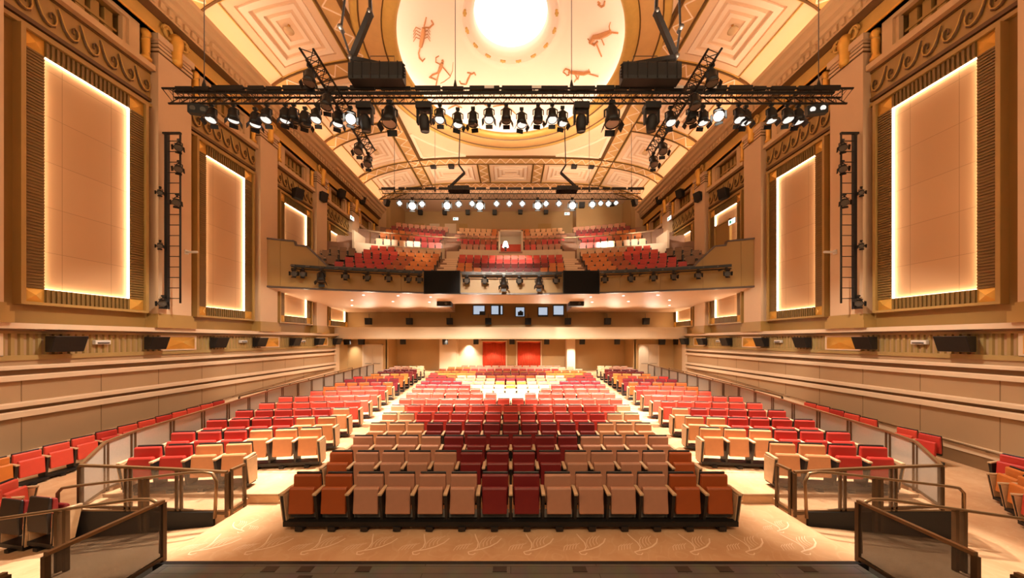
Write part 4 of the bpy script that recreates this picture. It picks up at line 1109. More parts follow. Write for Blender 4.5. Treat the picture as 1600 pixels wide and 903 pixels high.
# steel trap plates in the plank floor
for i, (x, d) in enumerate(((-3.32, 4.42), (-2.83, 4.42), (-2.03, 4.42), (-2.75, 4.25), (2.38, 4.42), (2.95, 4.42), (.95, 4.42), (-.15, 4.42), (4.1, 4.42))):
    o = thing('floor_trap', 'small dark rectangular cover let into the plank floor, %s from the left-side rail' % ORD[[1, 2, 4, 3, 7, 8, 6, 5, 9][i] - 1], 'floor cover', (x, d, .002), 0, 'covers in the plank floor')
    B('plate').box(-.095, .095, -.05, .05, 0, .004).build('cover', o); B('black').box(-.10, .10, -.056, -.05, 0, .005).build('rim', o)

# ================================================================== stage lighting
def truss(name, label, a, b, w, group=None):
    """triangular lattice truss between two points"""
    t = thing(name, label, 'lighting truss', tuple(a)); a = Vector(a); b = Vector(b); L = (b - a).length; u = (b - a).normalized()
    v = Vector((-u.y, u.x, 0)).normalized() * w / 2; dn = Vector((0, 0, -w * .86))
    o0 = Vector((0, 0, 0)); ch = [o0 + v, o0 - v, o0 + dn]
    mb = B('truss')
    for c in ch: mb.tube([c, c + u * L], .028, 6)
    mb.build('chord_frame', t)
    mb = B('truss'); n = int(L / (w * .85)); st = L / n
    for i in range(n):
        p = u * st * i; q = u * st * (i + .5); r = u * st * (i + 1)
        for (c0, c1) in ((0, 1), (1, 2), (2, 0)): mb.tube([ch[c0] + p, ch[c1] + q, ch[c0] + r], .012, 4)
    mb.build('lattice_frame', t)
    return t
FTD, FTZ = 9.0, EYE + 6.94
ft = truss('lighting_truss', 'long black lattice lighting truss hanging across the hall nearest the stage', (-9.62, FTD, FTZ), (9.45, FTD, FTZ), .34)
mb = B('black'); random.seed(4); x = .4
while x < 18.6:
    w = random.uniform(.3, .9); mb.box(x, x + w, -.22, -.16, -.06, random.uniform(.02, .06)); x += w + random.uniform(.02, .18)
mb.tube([(.3, -.1, -.04), (6, -.1, -.08), (12, -.1, -.05), (18.6, -.1, -.07)], .045, 6)
mb.build('cable_tray', ft)
for x in (4.3, 8.9, 10.2, 14.1, 15.0):
    o = B('white').box(x, x + .26, -.232, -.222, -.04, .03).build('cable_label', ft); o['label'] = 'pale tag on the cable tray'
def hoist(i, x):
    t = thing('hoist_cable', 'thin steel hoist cable holding the front truss, %s from the left-side wall' % ORD[i], 'cable', (x, FTD, FTZ), 0, 'hoist cables of the front truss')
    B('steel').cyl((0, 0, .35), (0, 0, vault(x) - FTZ - .18), .011, n=6).build('wire', t)
    B('black').lathe([(0, 0), (.05, 0), (.05, .22), (.02, .36), (0, .36)], n=10).build('shackle', t)
for i, x in enumerate((-8.62, -1.56, 1.71, 8.66)): hoist(i, x)
# crossing short trusses
tr_l = truss('lighting_truss', 'short black truss crossing under the front truss on the left-side', (-4.66, 7.3, FTZ - .30), (-4.9, 11.2, FTZ - .30), .30)
tr_r = truss('lighting_truss', 'short black truss crossing under the front truss on the right-side', (4.66, 7.3, FTZ - .30), (4.9, 11.2, FTZ - .30), .30)
# folded acoustic boxes with cable arms
for sx in (-1, 1):
    x0, x1 = (-4.30, -2.87) if sx < 0 else (2.98, 4.52)
    y = 8.62
    t = thing('winch_box', 'large black ribbed equipment box standing on the front truss at its %s-side third' % SIDE[sx], 'equipment box', ((x0 + x1) / 2, y, FTZ - .02))
    w = (x1 - x0) / 2
    mb = B('black_matte'); mb.prism([(-.15, 0), (.15, 0), (.17, .08), (.17, .40), (.14, .46), (-.14, .46), (-.17, .40), (-.17, .08)], 'x', -w, w); mb.build('housing', t)
    for q in range(6):
        xx = -w + .12 + q * (2 * w - .24) / 5; B('black').box(xx - .012, xx + .012, -.18, .18, .02, .45).build('strap', t)
    for q in range(5): B('black').tube([(-sx * w, -.1, .05 + q * .08), (-sx * (w + .05), -.1, .07 + q * .08), (-sx * w, -.1, .11 + q * .08)], .02, 5).build('cable_loop', t)
    mb = B('steel'); mb.tube([(-.2 * -sx, 0, .46), (-.2 * -sx, 0, .72), (.45 * -sx, 0, .72), (.45 * -sx, 0, .46)], .010, 5); mb.build('handle', t)
    # folding arm
    t = thing('folding_cable_arm', 'folding black cable arm rising from the %s-side equipment box to the ceiling' % SIDE[sx], 'cable arm', (sx * 4.22, y, FTZ + .55))
    k = lambda px, py: at(px, py, y) - Vector((sx * 4.22, y, FTZ + .55))
    if sx < 0: P1, P2, P3, P4, P5, P6 = (622, 108), (549, 92), (579, 20), (576, -60), (533, 45), (546, -60)
    else: P1, P2, P3, P4, P5, P6 = (976, 104), (1056, 90), (1025, 19), (1028, -60), (1063, 45), (1060, -60)
    B('black').bar(k(*P1), k(*P2), .11, .11).build('lower_arm', t)
    B('black').bar(k(*P2), k(*P3), .13, .13).build('upper_arm', t)
    B('black').tube([k(*P3), k(*P4)], .05, 6).build('drop_rod', t)
    B('black').tube([k(P2[0] - 2, P2[1] + 16), k(*P2), k(*P5), k(*P6)], .03, 6).build('guide_rod', t)
    for q in (P2, P3, P5): c = k(*q); B('steel').cyl(c + Vector((0, -.09, 0)), c + Vector((0, .09, 0)), .06, n=12).build('pivot', t)

# lamp kinds, hanging from local origin; local -Z is the beam before tilting
def par_meshes(hot):
    y = B('black').tube([(-.13, 0, -.20), (-.13, 0, -.08), (-.05, 0, -.03), (.05, 0, -.03), (.13, 0, -.08), (.13, 0, -.20)], .016, 6).cyl((0, 0, .06), (0, 0, -.04), .03, n=8).box(-.05, .05, -.03, .03, .03, .09).mesh('yoke')
    b = B('black').lathe([(0, .17), (.07, .165), (.10, .10), (.105, -.02), (.125, -.06), (.125, -.17), (.115, -.17)], n=18)
    for s in (0, 1, 2, 3):
        a = s * PI / 2; b.m = Matrix.Rotation(a, 4, 'Z') @ Matrix.Translation((0, .128, -.17)) @ Matrix.Rotation(.5, 4, 'X'); b.box(-.09, .09, -.004, .004, -.10, .0)
    b.m = Matrix.Identity(4); b = b.mesh('housing')
    l = MB().use(M[hot]).disc((0, 0, -.155), (0, 0, -1), .112, 18).mesh('lens')
    return y, b, l
PAR = {k: par_meshes(k) for k in ('lens_hot', 'lens_mid', 'lens_off', 'lens_pale')}
mhb = B('black_matte').box(-.20, .20, -.14, .14, -.16, .0).box(-.06, .06, -.05, .05, 0, .07).mesh('base')
mhy = B('black_matte').box(-.20, .20, -.07, .07, -.19, -.155).box(-.20, -.15, -.07, .07, -.52, -.16).box(.15, .20, -.07, .07, -.52, -.16).mesh('yoke', bevel=.015)
mhh = B('black_matte').lathe([(0, .19), (.08, .18), (.13, .10), (.14, -.05), (.125, -.16), (.115, -.24), (.10, -.24)], n=20).mesh('head')
mhl = MB().use(M['lens_off']).disc((0, 0, -.225), (0, 0, -1), .10, 20).mesh('lens')
def par(p, target, label, group, hot='lens_mid', s=1.0, name='stage_spotlight', drop=.2):
    t = thing(name, label, 'stage light', tuple(p), 0, group); t.scale = (s, s, s)
    y, b, l = PAR[hot]
    yo = part('yoke', y, t)
    h = part('housing', b, t, (0, 0, -drop)); h.rotation_euler = aim(Vector(p), Vector(target)); part('lens', l, h)
    return t
def moving(p, target, label, group, s=1.0):
    t = thing('moving_head_light', label, 'stage light', tuple(p), 0, group); t.scale = (s, s, s)
    part('base', mhb, t); part('yoke', mhy, t)
    h = part('head', mhh, t, (0, 0, -.46)); h.rotation_euler = aim(Vector(p), Vector(target)); part('lens', mhl, h)
    return t
CAM = Vector((0, 0, EYE))
front = [(330, 0, 'h'), (364, 0, 'm'), (398, 6, 'm'), (416, 0, 'h'), (445, 0, 'm'), (458, 0, 'o'), (476, 5, 'o'), (494, 0, 'h'), (527, 5, 'm'), (547, 4, 'H'), (571, 0, 'M'), (609, 0, 'L'), (663, 0, 'M'), (687, 0, 'h'),
         (715, 6, 'm'), (739, 5, 'o'), (764, 0, 'h'), (791, 0, 'o'), (815, 6, 'm'), (841, 0, 'o'), (863, 0, 'h'), (879, 4, 'm'), (908, 0, 'M'), (956, 0, 'L'), (1018, 0, 'M'), (1048, 4, 'h'), (1081, 0, 'o'), (1099, 3, 'm'), (1124, 0, 'H'),
         (1155, 0, 'h'), (1166, 3, 'm'), (1206, 0, 'm'), (1231, 0, 'h'), (1248, 2, 'm')]
for i, (px, dy, k) in enumerate(front):
    x = (px - CX) / F * FTD; p = (x, FTD + .02, FTZ - .38 - dy * .02)
    pos = '%s from the left-side end' % ORD[i] if i < 17 else '%s from the right-side end' % ORD[len(front) - 1 - i]
    g = 'lights under the front truss'
    if k == 'M': moving((x, FTD, FTZ - .33), (x + .3, 11, 0), 'black moving-head light hanging under the front truss, %s' % pos, g, 1.05)
    elif k == 'L': par((x, FTD, FTZ - .36), (x, 7.6, 0), 'big black drum spotlight with pale lens under the front truss, %s' % pos, g, 'lens_pale', 1.6, drop=.17)
    else:
        hot = {'h': 'lens_mid', 'H': 'lens_hot', 'm': 'lens_mid', 'o': 'lens_off'}[k]
        tg = {'h': (x * .95, 6.6, .4), 'H': (x * .1, 1.5, 2), 'm': (x * .95 + .3, 8.2, 0), 'o': (x * .9, 9.6, 0)}[k]
        par(p, tg, 'black %s spotlight hanging under the front truss, %s' % ({'h': 'lit', 'H': 'dazzling', 'm': 'half-lit', 'o': 'unlit'}[k], pos), g, hot, 1.10)
for sx, px in ((-1, 312), (1, 1275)):
    x = (px - CX) / F * FTD
    t = thing('blinder_light', 'flat black two-lamp blinder at the %s-side end of the front truss' % SIDE[sx], 'stage light', (x, FTD, FTZ - .32), -sx * .25)
    B('black').box(-.24, .24, -.08, .06, -.30, -.04).box(-.03, .03, -.02, .02, -.04, .06).build('housing', t)
    for s in (-.12, .12): MB().use(M['lens_off' if sx < 0 else 'lens_mid']).disc((s, -.085, -.17), (0, -1, -.1), .07, 14).build('lens', t)
# lamps on the short trusses
for sx in (-1, 1):
    for i, (y, k) in enumerate(((7.45, 'w'), (8.2, 'w'), (10.2, 'o'), (10.95, 'o'))):
        x = sx * (4.66 + .24 * (y - 7.1) / 4.1)
        t = par((x, y, FTZ - .62), (x - sx * .5, y - 1.5 if k == 'w' else y - 4, 0), 'black spotlight on the %s-side short truss, %s from its stage end' % (SIDE[sx], ORD[i]), 'lights on the short trusses', 'lens_off', 1.05)
# rear truss
RTD, RTZ = 22.0, EYE + 10.20
rt = truss('lighting_truss', 'long thin lighting truss hanging in front of the balcony alcove', (-8.95, RTD, RTZ), (9.05, RTD, RTZ), .62)
mb = B('black'); x = .2
while x < 17.6: w = random.uniform(.4, 1.1); mb.box(x, x + w, -.37, -.31, -.04, .12); x += w + random.uniform(.05, .25)
mb.build('cable_tray', rt)
rear = [(625, 'm', .8), (645, 'H', 1.5), (660, 'h', 1), (699, 'H', 1.4), (717, 'h', 1), (738, 'h', .9), (750, 'H', 1.5), (776, 'h', .9), (796, 'h', .9), (816, 'h', .9), (840, 'H', 1.4), (853, 'h', .9), (873, 'h', .9), (894, 'H', 1.4), (925, 'h', 1.1), (938, 'h', .8), (950, 'H', .9), (962, 'm', .7)]
for i, (px, k, s) in enumerate(rear):
    x = (px - CX) / F * RTD
    pos = '%s from the left-side end' % ORD[i] if i < 9 else '%s from the right-side end' % ORD[len(rear) - 1 - i]
    par((x, RTD - .05, RTZ - .62), (x * .25, 1.0, EYE + 1), '%s spotlight under the rear truss, %s' % ({'H': 'dazzling large', 'h': 'bright', 'm': 'small bright'}[k], pos), 'lights under the rear truss', 'lens_hot', 1.35 * s)
for sx in (-1, 1):
    px = [(717, 258), (726, 270), (703, 292)] if sx < 0 else [(884, 258), (876, 270), (900, 292)]
    t = thing('folding_cable_arm', 'thin folding cable arm above the rear truss on the %s-side' % SIDE[sx], 'cable arm', tuple(at(*px[2], RTD)))
    o = at(*px[2], RTD); q = [at(*p, RTD) - o for p in px]; top = Vector((q[0].x - sx * .1, 0, vault(0) - o.z - .2))
    B('black').bar(q[0], q[1], .10).bar(q[0], top, .06).build('upper_arm', t); B('black').bar(q[1], q[2], .14).build('lower_arm', t)
    t = thing('winch_box', 'low dark equipment box on the rear truss on the %s-side' % SIDE[sx], 'equipment box', (o.x - sx * .62, RTD, RTZ + .02))
    B('black_matte').box(-.72, .72, -.3, .3, 0, .26).build('housing', t); B('black').box(-.5, -.46, -.31, .31, .0, .27).box(.46, .5, -.31, .31, .0, .27).build('strap', t)
for i, x in enumerate((-8.0, -5.2, 5.4, 8.3)):
    t = thing('hoist_cable', 'thin hoist cable of the rear truss, %s from the left-side' % ORD[i], 'cable', (x, RTD, RTZ), 0, 'hoist cables of the rear truss')
    B('steel').cyl((0, 0, .2), (0, 0, vault(x) - RTZ - .2), .014, n=6).build('wire', t); B('black').cyl((0, 0, 0), (0, 0, .3), .06, n=8).build('shackle', t)

# lighting ladders standing out from the first pilasters
for sx in (-1, 1):
    d0 = 12.05
    t = thing('lighting_ladder', 'tall black lighting ladder standing out from the first pilaster on the %s-side wall' % SIDE[sx], 'ladder', (wx(sx, .56), d0, EYE + 1.16))
    H, wd = 6.62, .50; ix = -sx
    B('black').box(-.055, .055, -.05, .05, 0, H).build('stile', t); B('black').cyl((ix * wd, 0, .22), (ix * wd, 0, H - .05), .03, n=8).build('stile', t)
    for k in range(16): B('black').cyl((0, 0, .40 + k * .395), (ix * wd, 0, .40 + k * .395), .015, n=6).build('rung', t)
    for z in (.25, 3.4, H - .15): B('black').bar((0, .05, z), (-ix * .2, .15, z), .05).build('wall_bracket', t)
    B('black').bar((-ix * .15, 0, H), (ix * (wd + .02), 0, H), .07).build('top_bar', t)
    for k, (dx, z, s_) in enumerate(((wd + .05, 6.05, 1.0), (wd + .05, 5.25, 1.0), (wd - .02, 4.0, 1.0), (-.15, 4.3, .7), (-.15, 2.3, .7), (-.04, .22, 1.0))):
        p = (wx(sx, .56) + ix * dx, d0 - .10, EYE + 1.16 + z + .2)
        par(p, (sx * 6, 4, EYE - 1), 'small black spotlight on the %s-side lighting ladder, %s from its top' % (SIDE[sx], ORD[k] if k < 3 else ('fourth', 'fifth', 'lowest')[k - 3]), 'lights on the wall ladders', 'lens_off', s_)
    t = thing('bracket_tube', 'pale tube bracket projecting beside the %s-side lighting ladder' % SIDE[sx], 'bracket', (wx(sx, .36), 12.95, EYE + 3.55))
    B('white').cyl((0, 0, 0), (-sx * .55, -.1, -.02), .045, n=10).build('tube', t); B('white').box(-.04, .04, -.07, .07, -.09, .09).build('wall_plate', t)

# lighting bars on the balcony front
def bar_y(px): return None
bars = ((-1, 'left-side', 455, 660), (0, 'centre', 722, 878), (1, 'right-side', 938, 1143))
lampspots = {-1: (461, 473, 502, 540, 575, 607, 639, 655), 0: (730, 757, 787, 811, 842, 868), 1: (945, 985, 1021, 1052, 1091, 1135)}
for key, nm, p0, p1 in bars:
    def fx(px):
        x = 0
        for _ in range(20): x = (px - CX) / F * (fas(x) - .45)
        return x
    x0, x1 = fx(p0), fx(p1)
    t = thing('lighting_bar', 'black lighting bar with cable tray on the %s of the balcony front' % nm, 'lighting bar', (0, 0, EYE + 3.98))
    n = 20; pts = [(x0 + (x1 - x0) * i / n, fas(x0 + (x1 - x0) * i / n) - .45, -.12) for i in range(n + 1)]
    B('black').tube(pts, .035, 6).build('tube', t)
    mb = B('black')
    for a, b in zip(pts, pts[1:]): mb.bar(Vector(a) + Vector((0, 0, .16)), Vector(b) + Vector((0, 0, .16)), .12, .14)
    mb.build('cable_tray', t)
    mb = B('steel')
    for i in range(0, n, 2): mb.bar(Vector(pts[i]) + Vector((0, -.08, .16)), Vector(pts[i]) + Vector(((pts[i + 1][0] - pts[i][0]) * .7, -.08, .16)), .02, .06)
    mb.build('socket_strip', t)
    mb = B('black')
    for i in range(1, n, 3): mb.bar(Vector(pts[i]), Vector(pts[i]) + Vector((0, .47, 0)), .04)
    mb.build('bracket', t)
    for i, px in enumerate(lampspots[key]):
        x = fx(px); p = (x, fas(x) - .45, EYE + 3.82)
        if (key == 0 and i in (2, 4)) or (key == -1 and i in (2,)):
            par(p, (x * .9, 15, EYE - 3), 'long black spotlight hanging straight down from the %s balcony bar, %s along' % (nm, ORD[i]), 'lights on the balcony front', 'lens_off', 1.7)
        else: par(p, (x * .3 + (2 if i % 2 else -2), 0, EYE + 1.5), 'small black spotlight on the %s balcony bar, %s along from its left-side end' % (nm, ORD[i]), 'lights on the balcony front', 'lens_off', 1.2)
# dark display panels on the balcony front
for sx, (p0, p1) in ((-1, (662, 719)), (1, (880, 937))):
    d = fas(3.9) - .30; a = at(p0, 459, d); b = at(p1, 422.5, d)
    t = thing('display_screen', 'black switched-off display screen on the balcony front, %s of the centre bar' % SIDE[sx].replace('left', 'left-side').replace('right', 'right-side'), 'screen', ((a.x + b.x) / 2, d, a.z))
    w, h = (b.x - a.x) / 2, b.z - a.z
    B('black').box(-w, w, 0, .12, 0, h).build('housing', t); B('screen').box(-w + .04, w - .04, -.006, 0, .04, h - .04).build('screen_panel', t)
    B('black').box(-.3, .3, .12, .28, h * .3, h * .6).build('mount', t)
# projectors under the soffit
for sx, px in ((-1, 695), (1, 900)):
    p = at(px, 475, 22.3); zt = EYE + soff(22.3, p.x)
    t = thing('projector', 'black projector hanging under the balcony on the %s-side of the control windows' % SIDE[sx], 'projector', (p.x, p.y, p.z - .17))
    B('black_matte').box(-.49, .49, -.35, .35, 0, .34).build('housing', t, bevel=.03); B('steel').cyl((.15, -.36, .17), (.15, -.42, .17), .09, n=16).build('lens', t)
    B('black').cyl((0, 0, .34), (0, 0, zt - p.z + .17), .04, n=8).box(-.3, .3, -.2, .2, .34, .38).build('ceiling_mount', t)

# ================================================================== loudspeakers
def speaker(p, face, w, h, dp, label, group, tilt=.25, bracket=(0, .2, .1)):
    t = thing('wall_loudspeaker', label, 'loudspeaker', tuple(p)); f = Vector(face) - Vector(p); rz = math.atan2(f.x, -f.y); t.rotation_euler = (0, 0, rz)
    mb = B('black_matte'); s = math.sin(tilt) * h
    mb.hexa([(-w / 2, -dp * .5 + s * .0 + s * .5, -h / 2), (w / 2, -dp * .5 + s * .5, -h / 2), (w / 2 * .86, dp * .5, -h / 2), (-w / 2 * .86, dp * .5, -h / 2),
             (-w / 2, -dp * .5 - s * .5, h / 2), (w / 2, -dp * .5 - s * .5, h / 2), (w / 2 * .86, dp * .5, h / 2), (-w / 2 * .86, dp * .5, h / 2)])
    mb.build('cabinet', t, bevel=.015)
    n = .004
    B('black').hexa([(-w * .45, -dp * .5 + s * .45 - n, -h * .45), (w * .45, -dp * .5 + s * .45 - n, -h * .45), (w * .45, -dp * .5 + s * .45, -h * .45), (-w * .45, -dp * .5 + s * .45, -h * .45),
                     (-w * .45, -dp * .5 - s * .45 - n, h * .45), (w * .45, -dp * .5 - s * .45 - n, h * .45), (w * .45, -dp * .5 - s * .45, h * .45), (-w * .45, -dp * .5 - s * .45, h * .45)]).build('grille', t)
    B('steel').bar((0, dp * .45, 0), (0, dp * .45 + bracket[1], bracket[2]), .06).build('bracket', t)
    return t
for sx in (-1, 1):
    for i, d in enumerate((9.44, 11.85, 14.4, 16.75, 19.5, 21.95, 24.2)):
        speaker((wx(sx, .36), d, EYE - .12), (0, d - 2.2, EYE - 2.6), .52 if i else .66, .46, .40, 'black loudspeaker on the %s-side speaker band, %s from the stage' % (SIDE[sx], ORD[i]), 'loudspeakers on the speaker bands', .45)
    for i, (px, py, d) in enumerate(((463, 303, 19.6), (502, 308, 22.2), (533, 303, 24.6), (565, 313, 28.0), (604, 317, 31.4))):
        p = at(px, py, d)
        p.x = sx * min(abs(p.x), W - .45)
        speaker(p, (0, d - 5, EYE + 4), .52, .58, .42, 'black loudspeaker high on the %s-side wall above the balcony, %s from the stage' % (SIDE[sx], ORD[i]), 'loudspeakers high on the side walls', .3, (0, .35, .15))
for i, px in enumerate((576, 640, 703, 763, 825, 887, 949, 1009)):
    p = at(px, 502, 25.75)
    t = speaker(p, (p.x * .9, 0, EYE), .50, .52, .40, 'black loudspeaker on the wall above the pale parapet, %s from the left-side' % ORD[i], 'loudspeakers over the parapet', .2, (0, .3, .1))
    B('steel').cyl((0, .1, .26), (0, .1, .62), .02, n=6).build('hanger', t)
rl = [(543, 26.2), (565, 26.2), (630, 28.3), (696, 27.4), (744, 28.3), (800, 28.3), (854, 28.3), (909.5, 28.3), (964, 28.3), (1034, 26.2), (1057, 26.2)]
for i, (px, d) in enumerate(rl):
    p = at(px, 534, d - .25)
    speaker(p, (p.x * .85, 0, EYE - 2), .46, .46, .34, 'black loudspeaker under the low rear ceiling, %s from the left-side' % ORD[i], 'loudspeakers under the low rear ceiling', .2, (0, .2, .05))
for i, (px, py) in enumerate(((657, 332), (695, 332), (731, 332), (773, 332), (813, 331), (853, 331))):
    p = at(px, py, 36.1); speaker(p, (p.x, 0, EYE + 6), .5, .5, .36, 'dark loudspeaker at the top of the alcove wall, %s from the left-side' % ORD[i], 'loudspeakers on the alcove wall', .2, (0, .15, .05))
for i, (px, py) in enumerate(((909, 320), (956, 317))):
    p = at(px, py, 34.1); speaker(p, (p.x * .6, 0, EYE + 6), .62, .62, .4, 'black loudspeaker on the projecting alcove wall block, %s from its lit corner' % ORD[i], 'loudspeakers on the alcove wall block', .2, (0, .15, .05))
for i, (px, py) in enumerate(((677, 258), (705, 258), (897, 258), (924, 258))):
    p = at(px, py, 27.9); t = thing('ceiling_loudspeaker', 'small black loudspeaker hung from the vault before the rear coffers, %s from the left-side' % ORD[i], 'loudspeaker', tuple(p), 0, 'loudspeakers hung from the vault')
    B('black_matte').box(-.24, .24, -.2, .2, -.26, .16).build('cabinet', t, bevel=.03); B('steel').cyl((0, 0, .16), (0, 0, vault(p.x) - p.z - .1), .03, n=6).build('stem', t)
# small pale devices and signs
for sx in (-1, 1):
    for i, d in enumerate((10.47, 16.0, 20.6)):
        t = thing('emergency_light', 'small white emergency light on the %s-side speaker band, %s from the stage' % (SIDE[sx], ORD[i]), 'emergency light', (wx(sx, .12), d, EYE - .08), 0, 'emergency lights on the speaker bands')
        B('white').box(-.06, .06, -.20, .20, -.07, .07).build('housing', t, bevel=.012); B('steel').box(*sorted((-sx * .06, -sx * .075)), -.15, .15, -.04, .0).build('diffuser', t)
for i, (px, py, d, rz, lab) in enumerate(((549.5, 341, 26.2, -1.2, 'on the left-side pilaster above the balcony'), (1049, 341, 26.2, 1.2, 'on the right-side pilaster above the balcony'), (712, 342, 36.3, 0, 'over the rear balcony door beside the left-side stair'), (886, 334, 36.3, 0, 'beside the projecting alcove block'), (1144, 346, 19.1, 1.35, 'over the doorway in the third right-side wall panel'))):
    p = at(px, py, d)
    if abs(rz) > 1: p.x = math.copysign(min(abs(p.x), W - .5 if abs(rz) < 1.3 else W - .12), p.x)
    t = thing('exit_sign', 'small lit white exit sign %s' % lab, 'exit sign', tuple(p), -rz if False else (PI / 2 if p.x < 0 else -PI / 2) * (1 if abs(rz) > 1 else 0), 'lit exit signs')
    B('white').box(-.3, .3, -.02, .05, -.16, .16).build('housing', t)
    B('sign').box(-.28, .28, -.03, -.02, -.14, .14).build('lit_panel', t)
    mb = B('sign_green'); mb.box(-.2, -.02, -.036, -.03, -.09, .09); mb.prism([(.04, -.05), (.04, .05), (.2, 0)], 'y', -.036, -.03); mb.build('pictogram', t)
t = thing('balcony_doorway', 'brown doorway set in the third glowing panel of the right-side wall', 'doorway', (wx(1, .06), 20.2, EYE + 5.0), 0)
B('bronze').box(-.08, .04, -.62, .62, 0, 2.3).build('door_leaf', t); B('bronze_trim').box(-.12, .04, -.72, -.62, 0, 2.4).box(-.12, .04, .62, .72, 0, 2.4).box(-.12, .04, -.72, .72, 2.3, 2.4).build('frame', t)
# recessed downlights in the balcony soffit
k = 0
for sx in (-1, 1):
    for (px, py) in ((550, 469), (568, 461), (550, 477), (622, 462), (614, 471), (673, 464), (671, 472)):
        qx = px if sx < 0 else 2 * CX - px
        d = 20.
        for _ in range(30):
            x = (qx - CX) / F * d; d = d + .5 * ((soff(d, x)) * F / (HY - py) - d)
        x = (qx - CX) / F * d
        t = thing('downlight', 'tiny lit downlight in the balcony underside, %s of the %s-side group' % (ORD[k % 7], SIDE[sx]), 'downlight', (x, d, EYE + soff(d, x)), 0, 'downlights under the balcony')
        B('white').lathe([(.10, -.012), (.07, -.006), (.07, .02)], n=16).build('trim_ring', t); MB().use(M['downlight']).disc((0, 0, -.008), (0, 0, -1), .075, 14).build('lens', t); k += 1
# smoke detectors hanging from the side coffers
for sx in (-1, 1):
    for i, d in enumerate((15.0, 20.0, 24.8)):
        x = sx * 10.4; t = thing('ceiling_vent', 'small round plaster fitting in the %s-side coffers, %s from the stage' % (SIDE[sx], ORD[i]), 'ceiling fitting', (x, d, vault(x)), 0, 'fittings in the side coffers')
        B('plaster').lathe([(0, -.35), (.18, -.33), (.22, -.27), (.2, -.22), (0, -.22)], n=18).build('cover', t); B('gold_dull').cyl((0, 0, 0), (0, 0, -.25), .05, n=8).build('stem', t)

# ================================================================== lights of the room
def spot(name, p, q, e, ang, col=WARM, blend=.6, rad=.12):
    l = bpy.data.lights.new(name, 'SPOT'); l.energy = e; l.color = col; l.spot_size = math.radians(ang); l.spot_blend = blend; l.shadow_soft_size = rad
    o = bpy.data.objects.new(name, l); COL.objects.link(o); o.location = p; o.rotation_euler = aim(p, q)
def point(name, p, e, col=WARM, rad=.3):
    l = bpy.data.lights.new(name, 'POINT'); l.energy = e; l.color = col; l.shadow_soft_size = rad
    o = bpy.data.objects.new(name, l); COL.objects.link(o); o.location = p
WHITE = (1.0, .86, .70)
for x, q, e, a in ((-7.5, (-6.4, 10, .6), 8000, 50), (-5.6, (-5.4, 15, .8), 16000, 46), (-2.6, (-2.2, 15, .5), 17000, 46), (0, (0, 15.0, .6), 9500, 26), (2.6, (2.2, 15, .5), 17000, 46), (5.6, (5.4, 15, .8), 16000, 46), (7.5, (6.4, 10, .6), 8000, 50),
                   (-5.0, (-6.3, 6.4, 0), 6500, 34), (5.0, (6.3, 6.4, 0), 4500, 34), (-2.2, (-3.6, 9.6, .3), 3600, 50), (2.2, (3.6, 9.6, .3), 3600, 50), (-8.3, (-10.5, 7.5, -.3), 1900, 44), (8.3, (10.5, 7.5, -.3), 1600, 44), (-6.8, (-13.4, 12, .2), 1900, 56), (6.8, (13.4, 12, .2), 1900, 56), (-5, (-13.4, 19, 1.6), 2800, 40), (5, (13.4, 19, 1.6), 2800, 40), (-3.4, (-4, 22.5, 1.), 9000, 24), (3.4, (4, 22.5, 1.), 9000, 24), (-1, (0, 24.2, 3.4), 6000, 40)):
    spot('truss_spot', (x, FTD + .25, FTZ - 1.25), q, e * LK, a, WHITE)
for x, q, e, a in ((-6.9, (-8.0, 26.5, EYE + 7.5), 6500, 20), (6.5, (7.8, 26.5, EYE + 7.5), 6500, 20), (-4.2, (-8.4, 22.5, EYE + 5.5), 3000, 60), (4.2, (8.4, 22.5, EYE + 5.5), 3000, 60), (0, (0, 23.6, EYE + 5.6), 2600, 60),
                   (4.6, (7.2, 34.4, EYE + 12.6), 2200, 26), (-4.6, (-7.2, 30, EYE + 8.6), 1500, 46), (4.6, (7.2, 30, EYE + 8.6), 1500, 46), (-8.5, (-12.6, 27, EYE + 7), 900, 60), (8.5, (12.6, 27, EYE + 7), 900, 60)):
    spot('balcony_spot', (x, RTD, RTZ - 1.0), q, e * LK, a, WHITE)
for x, d, e in ((-12.9, 26.0, 400), (-5.4, 26.9, 900), (-3.7, 28.1, 900), (5.07, 26.2, 900), (1.6, 27.4, 900), (-1.5, 27.4, 900), (10.9, 26.0, 200), (-8.2, 26.6, 900), (8.2, 26.6, 700)):
    spot('rear_downlight', (x, d, EYE + .04), (x, d + .12, 0), e * LK, 85, WHITE, .9, .06)
for x, d in ((-9.5, 21.5), (-6, 21.8), (-2.5, 22), (2.5, 22), (6, 21.8), (9.5, 21.5)):
    spot('soffit_downlight', (x, d, EYE + 2.2), (x, d, 0), 1500 * LK, 140, WHITE, 1.0, .2)
spot('parapet_spot', (3.0, 22.4, EYE + 2.3), (4.6, 24.5, EYE + .5), 300 * LK, 45, WHITE, .3)
for x, d, e in ((-12.6, 25.3, 20), (12.6, 25.3, 20)): point('recess_uplight_and_fill', (x, d, EYE + 1.15), e * LK, WARM, .1)
for x in (-11, -8, -5.6, 5.6, 8, 11): spot('recess_uplight_and_fill', (x, 24.75, EYE + 1.05), (x, 19.0, EYE + 2.7), 360 * LK, 110, WHITE, 1.0, .3)  # spots added along the parapet to brighten the soffit
for x in (-2.6, 2.6): spot('recess_uplight_and_fill', (x, 24.75, EYE + 1.05), (x, 19.0, EYE + 2.7), 260 * LK, 90, WHITE, 1.0, .2)  # added fill for the middle of the soffit
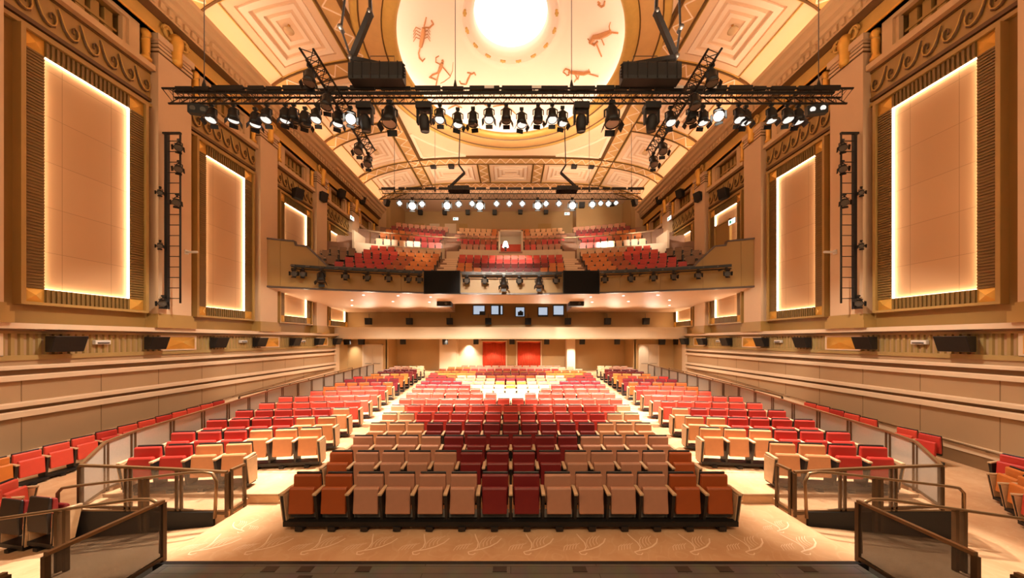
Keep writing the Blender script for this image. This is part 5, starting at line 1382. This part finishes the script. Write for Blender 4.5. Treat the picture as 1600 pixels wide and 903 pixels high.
# cove fittings that throw light up across the vault
for sx in (-1, 1):
    l = bpy.data.lights.new('cove_fitting', 'AREA'); l.shape = 'RECTANGLE'; l.size = 30.; l.size_y = .12; l.energy = 350 * LK; l.color = (1.0, .69, .44); l.spread = math.radians(130)
    o = bpy.data.objects.new('cove_fitting', l); COL.objects.link(o); o.location = (sx * 12.75, 16.5, EYE + 12.95)
    zl = (o.location - Vector((0, 16.5, EYE + 19.))).normalized(); xl = Vector((0, 1, 0)); yl = zl.cross(xl)
    o.rotation_euler = Matrix((xl, yl, zl)).transposed().to_euler()
for sx, e in ((-1, 4200), (1, 3000)): spot('short_truss_spot', (sx * 4.7, 7.2, FTZ - 1.25), (sx * 6.5, 5.95, .1), e * LK, 30, WHITE)
# fill lamps without fittings, added to brighten the vault
for x, d, z, e in ((-4.7, 8.0, FTZ + .5, 1000), (4.7, 8.0, FTZ + .5, 1000), (-6.2, 12.5, FTZ + .1, 1100), (6.2, 12.5, FTZ + .1, 1100), (-5.5, RTD, RTZ + .7, 1500), (5.5, RTD, RTZ + .7, 1500), (0, RTD, RTZ + .7, 1300), (-6.5, 27.5, RTZ + .7, 900), (6.5, 27.5, RTZ + .7, 900)):
    spot('vault_fill', (x, d, z), (x, d + (.4 if d < 20 else 2.5), z + 6), e * LK, 150, (1.0, .71, .48), 1.0, .6)
# unseen fill lamps, added behind the camera, high in the stage opening
for x, e in ((-9, 450), (0, 620), (9, 450)):
    l = bpy.data.lights.new('stage_fill', 'AREA'); l.energy = e * LK; l.color = (1.0, .70, .42); l.size = 4.0
    o = bpy.data.objects.new('stage_fill', l); COL.objects.link(o); o.location = (x, -3.5, 11.0); o.rotation_euler = aim(o.location, (x * .5, 11, 4))
w = bpy.data.worlds.new('world'); S.world = w; w.use_nodes = True
bg = w.node_tree.nodes['Background']; bg.inputs[0].default_value = (1.0, .66, .40, 1); bg.inputs[1].default_value = WK

# ================================================================== camera and colour
cam = bpy.data.cameras.new('camera'); co = bpy.data.objects.new('camera', cam); COL.objects.link(co); S.camera = co
co.location = CAM; co.rotation_euler = (PI / 2, 0, 0)
cam.sensor_width = 36; cam.lens = F / 1600 * 36; cam.shift_x = (800 - CX) / 1600; cam.shift_y = (HY - 451.5) / 1600; cam.clip_end = 200; cam.clip_start = .05
S.view_settings.view_transform = 'Standard'; S.view_settings.look = 'None'; S.view_settings.gamma = 1; S.view_settings.use_curve_mapping = False
S.view_settings.exposure = EXPO
c = S.cycles
c.max_bounces = 6; c.diffuse_bounces = 4; c.glossy_bounces = 2; c.transmission_bounces = 2; c.transparent_max_bounces = 12
c.caustics_reflective = False; c.caustics_refractive = False; c.sample_clamp_indirect = 6; c.use_light_tree = True
c.use_denoising = True; c.use_adaptive_sampling = True; c.adaptive_threshold = .02
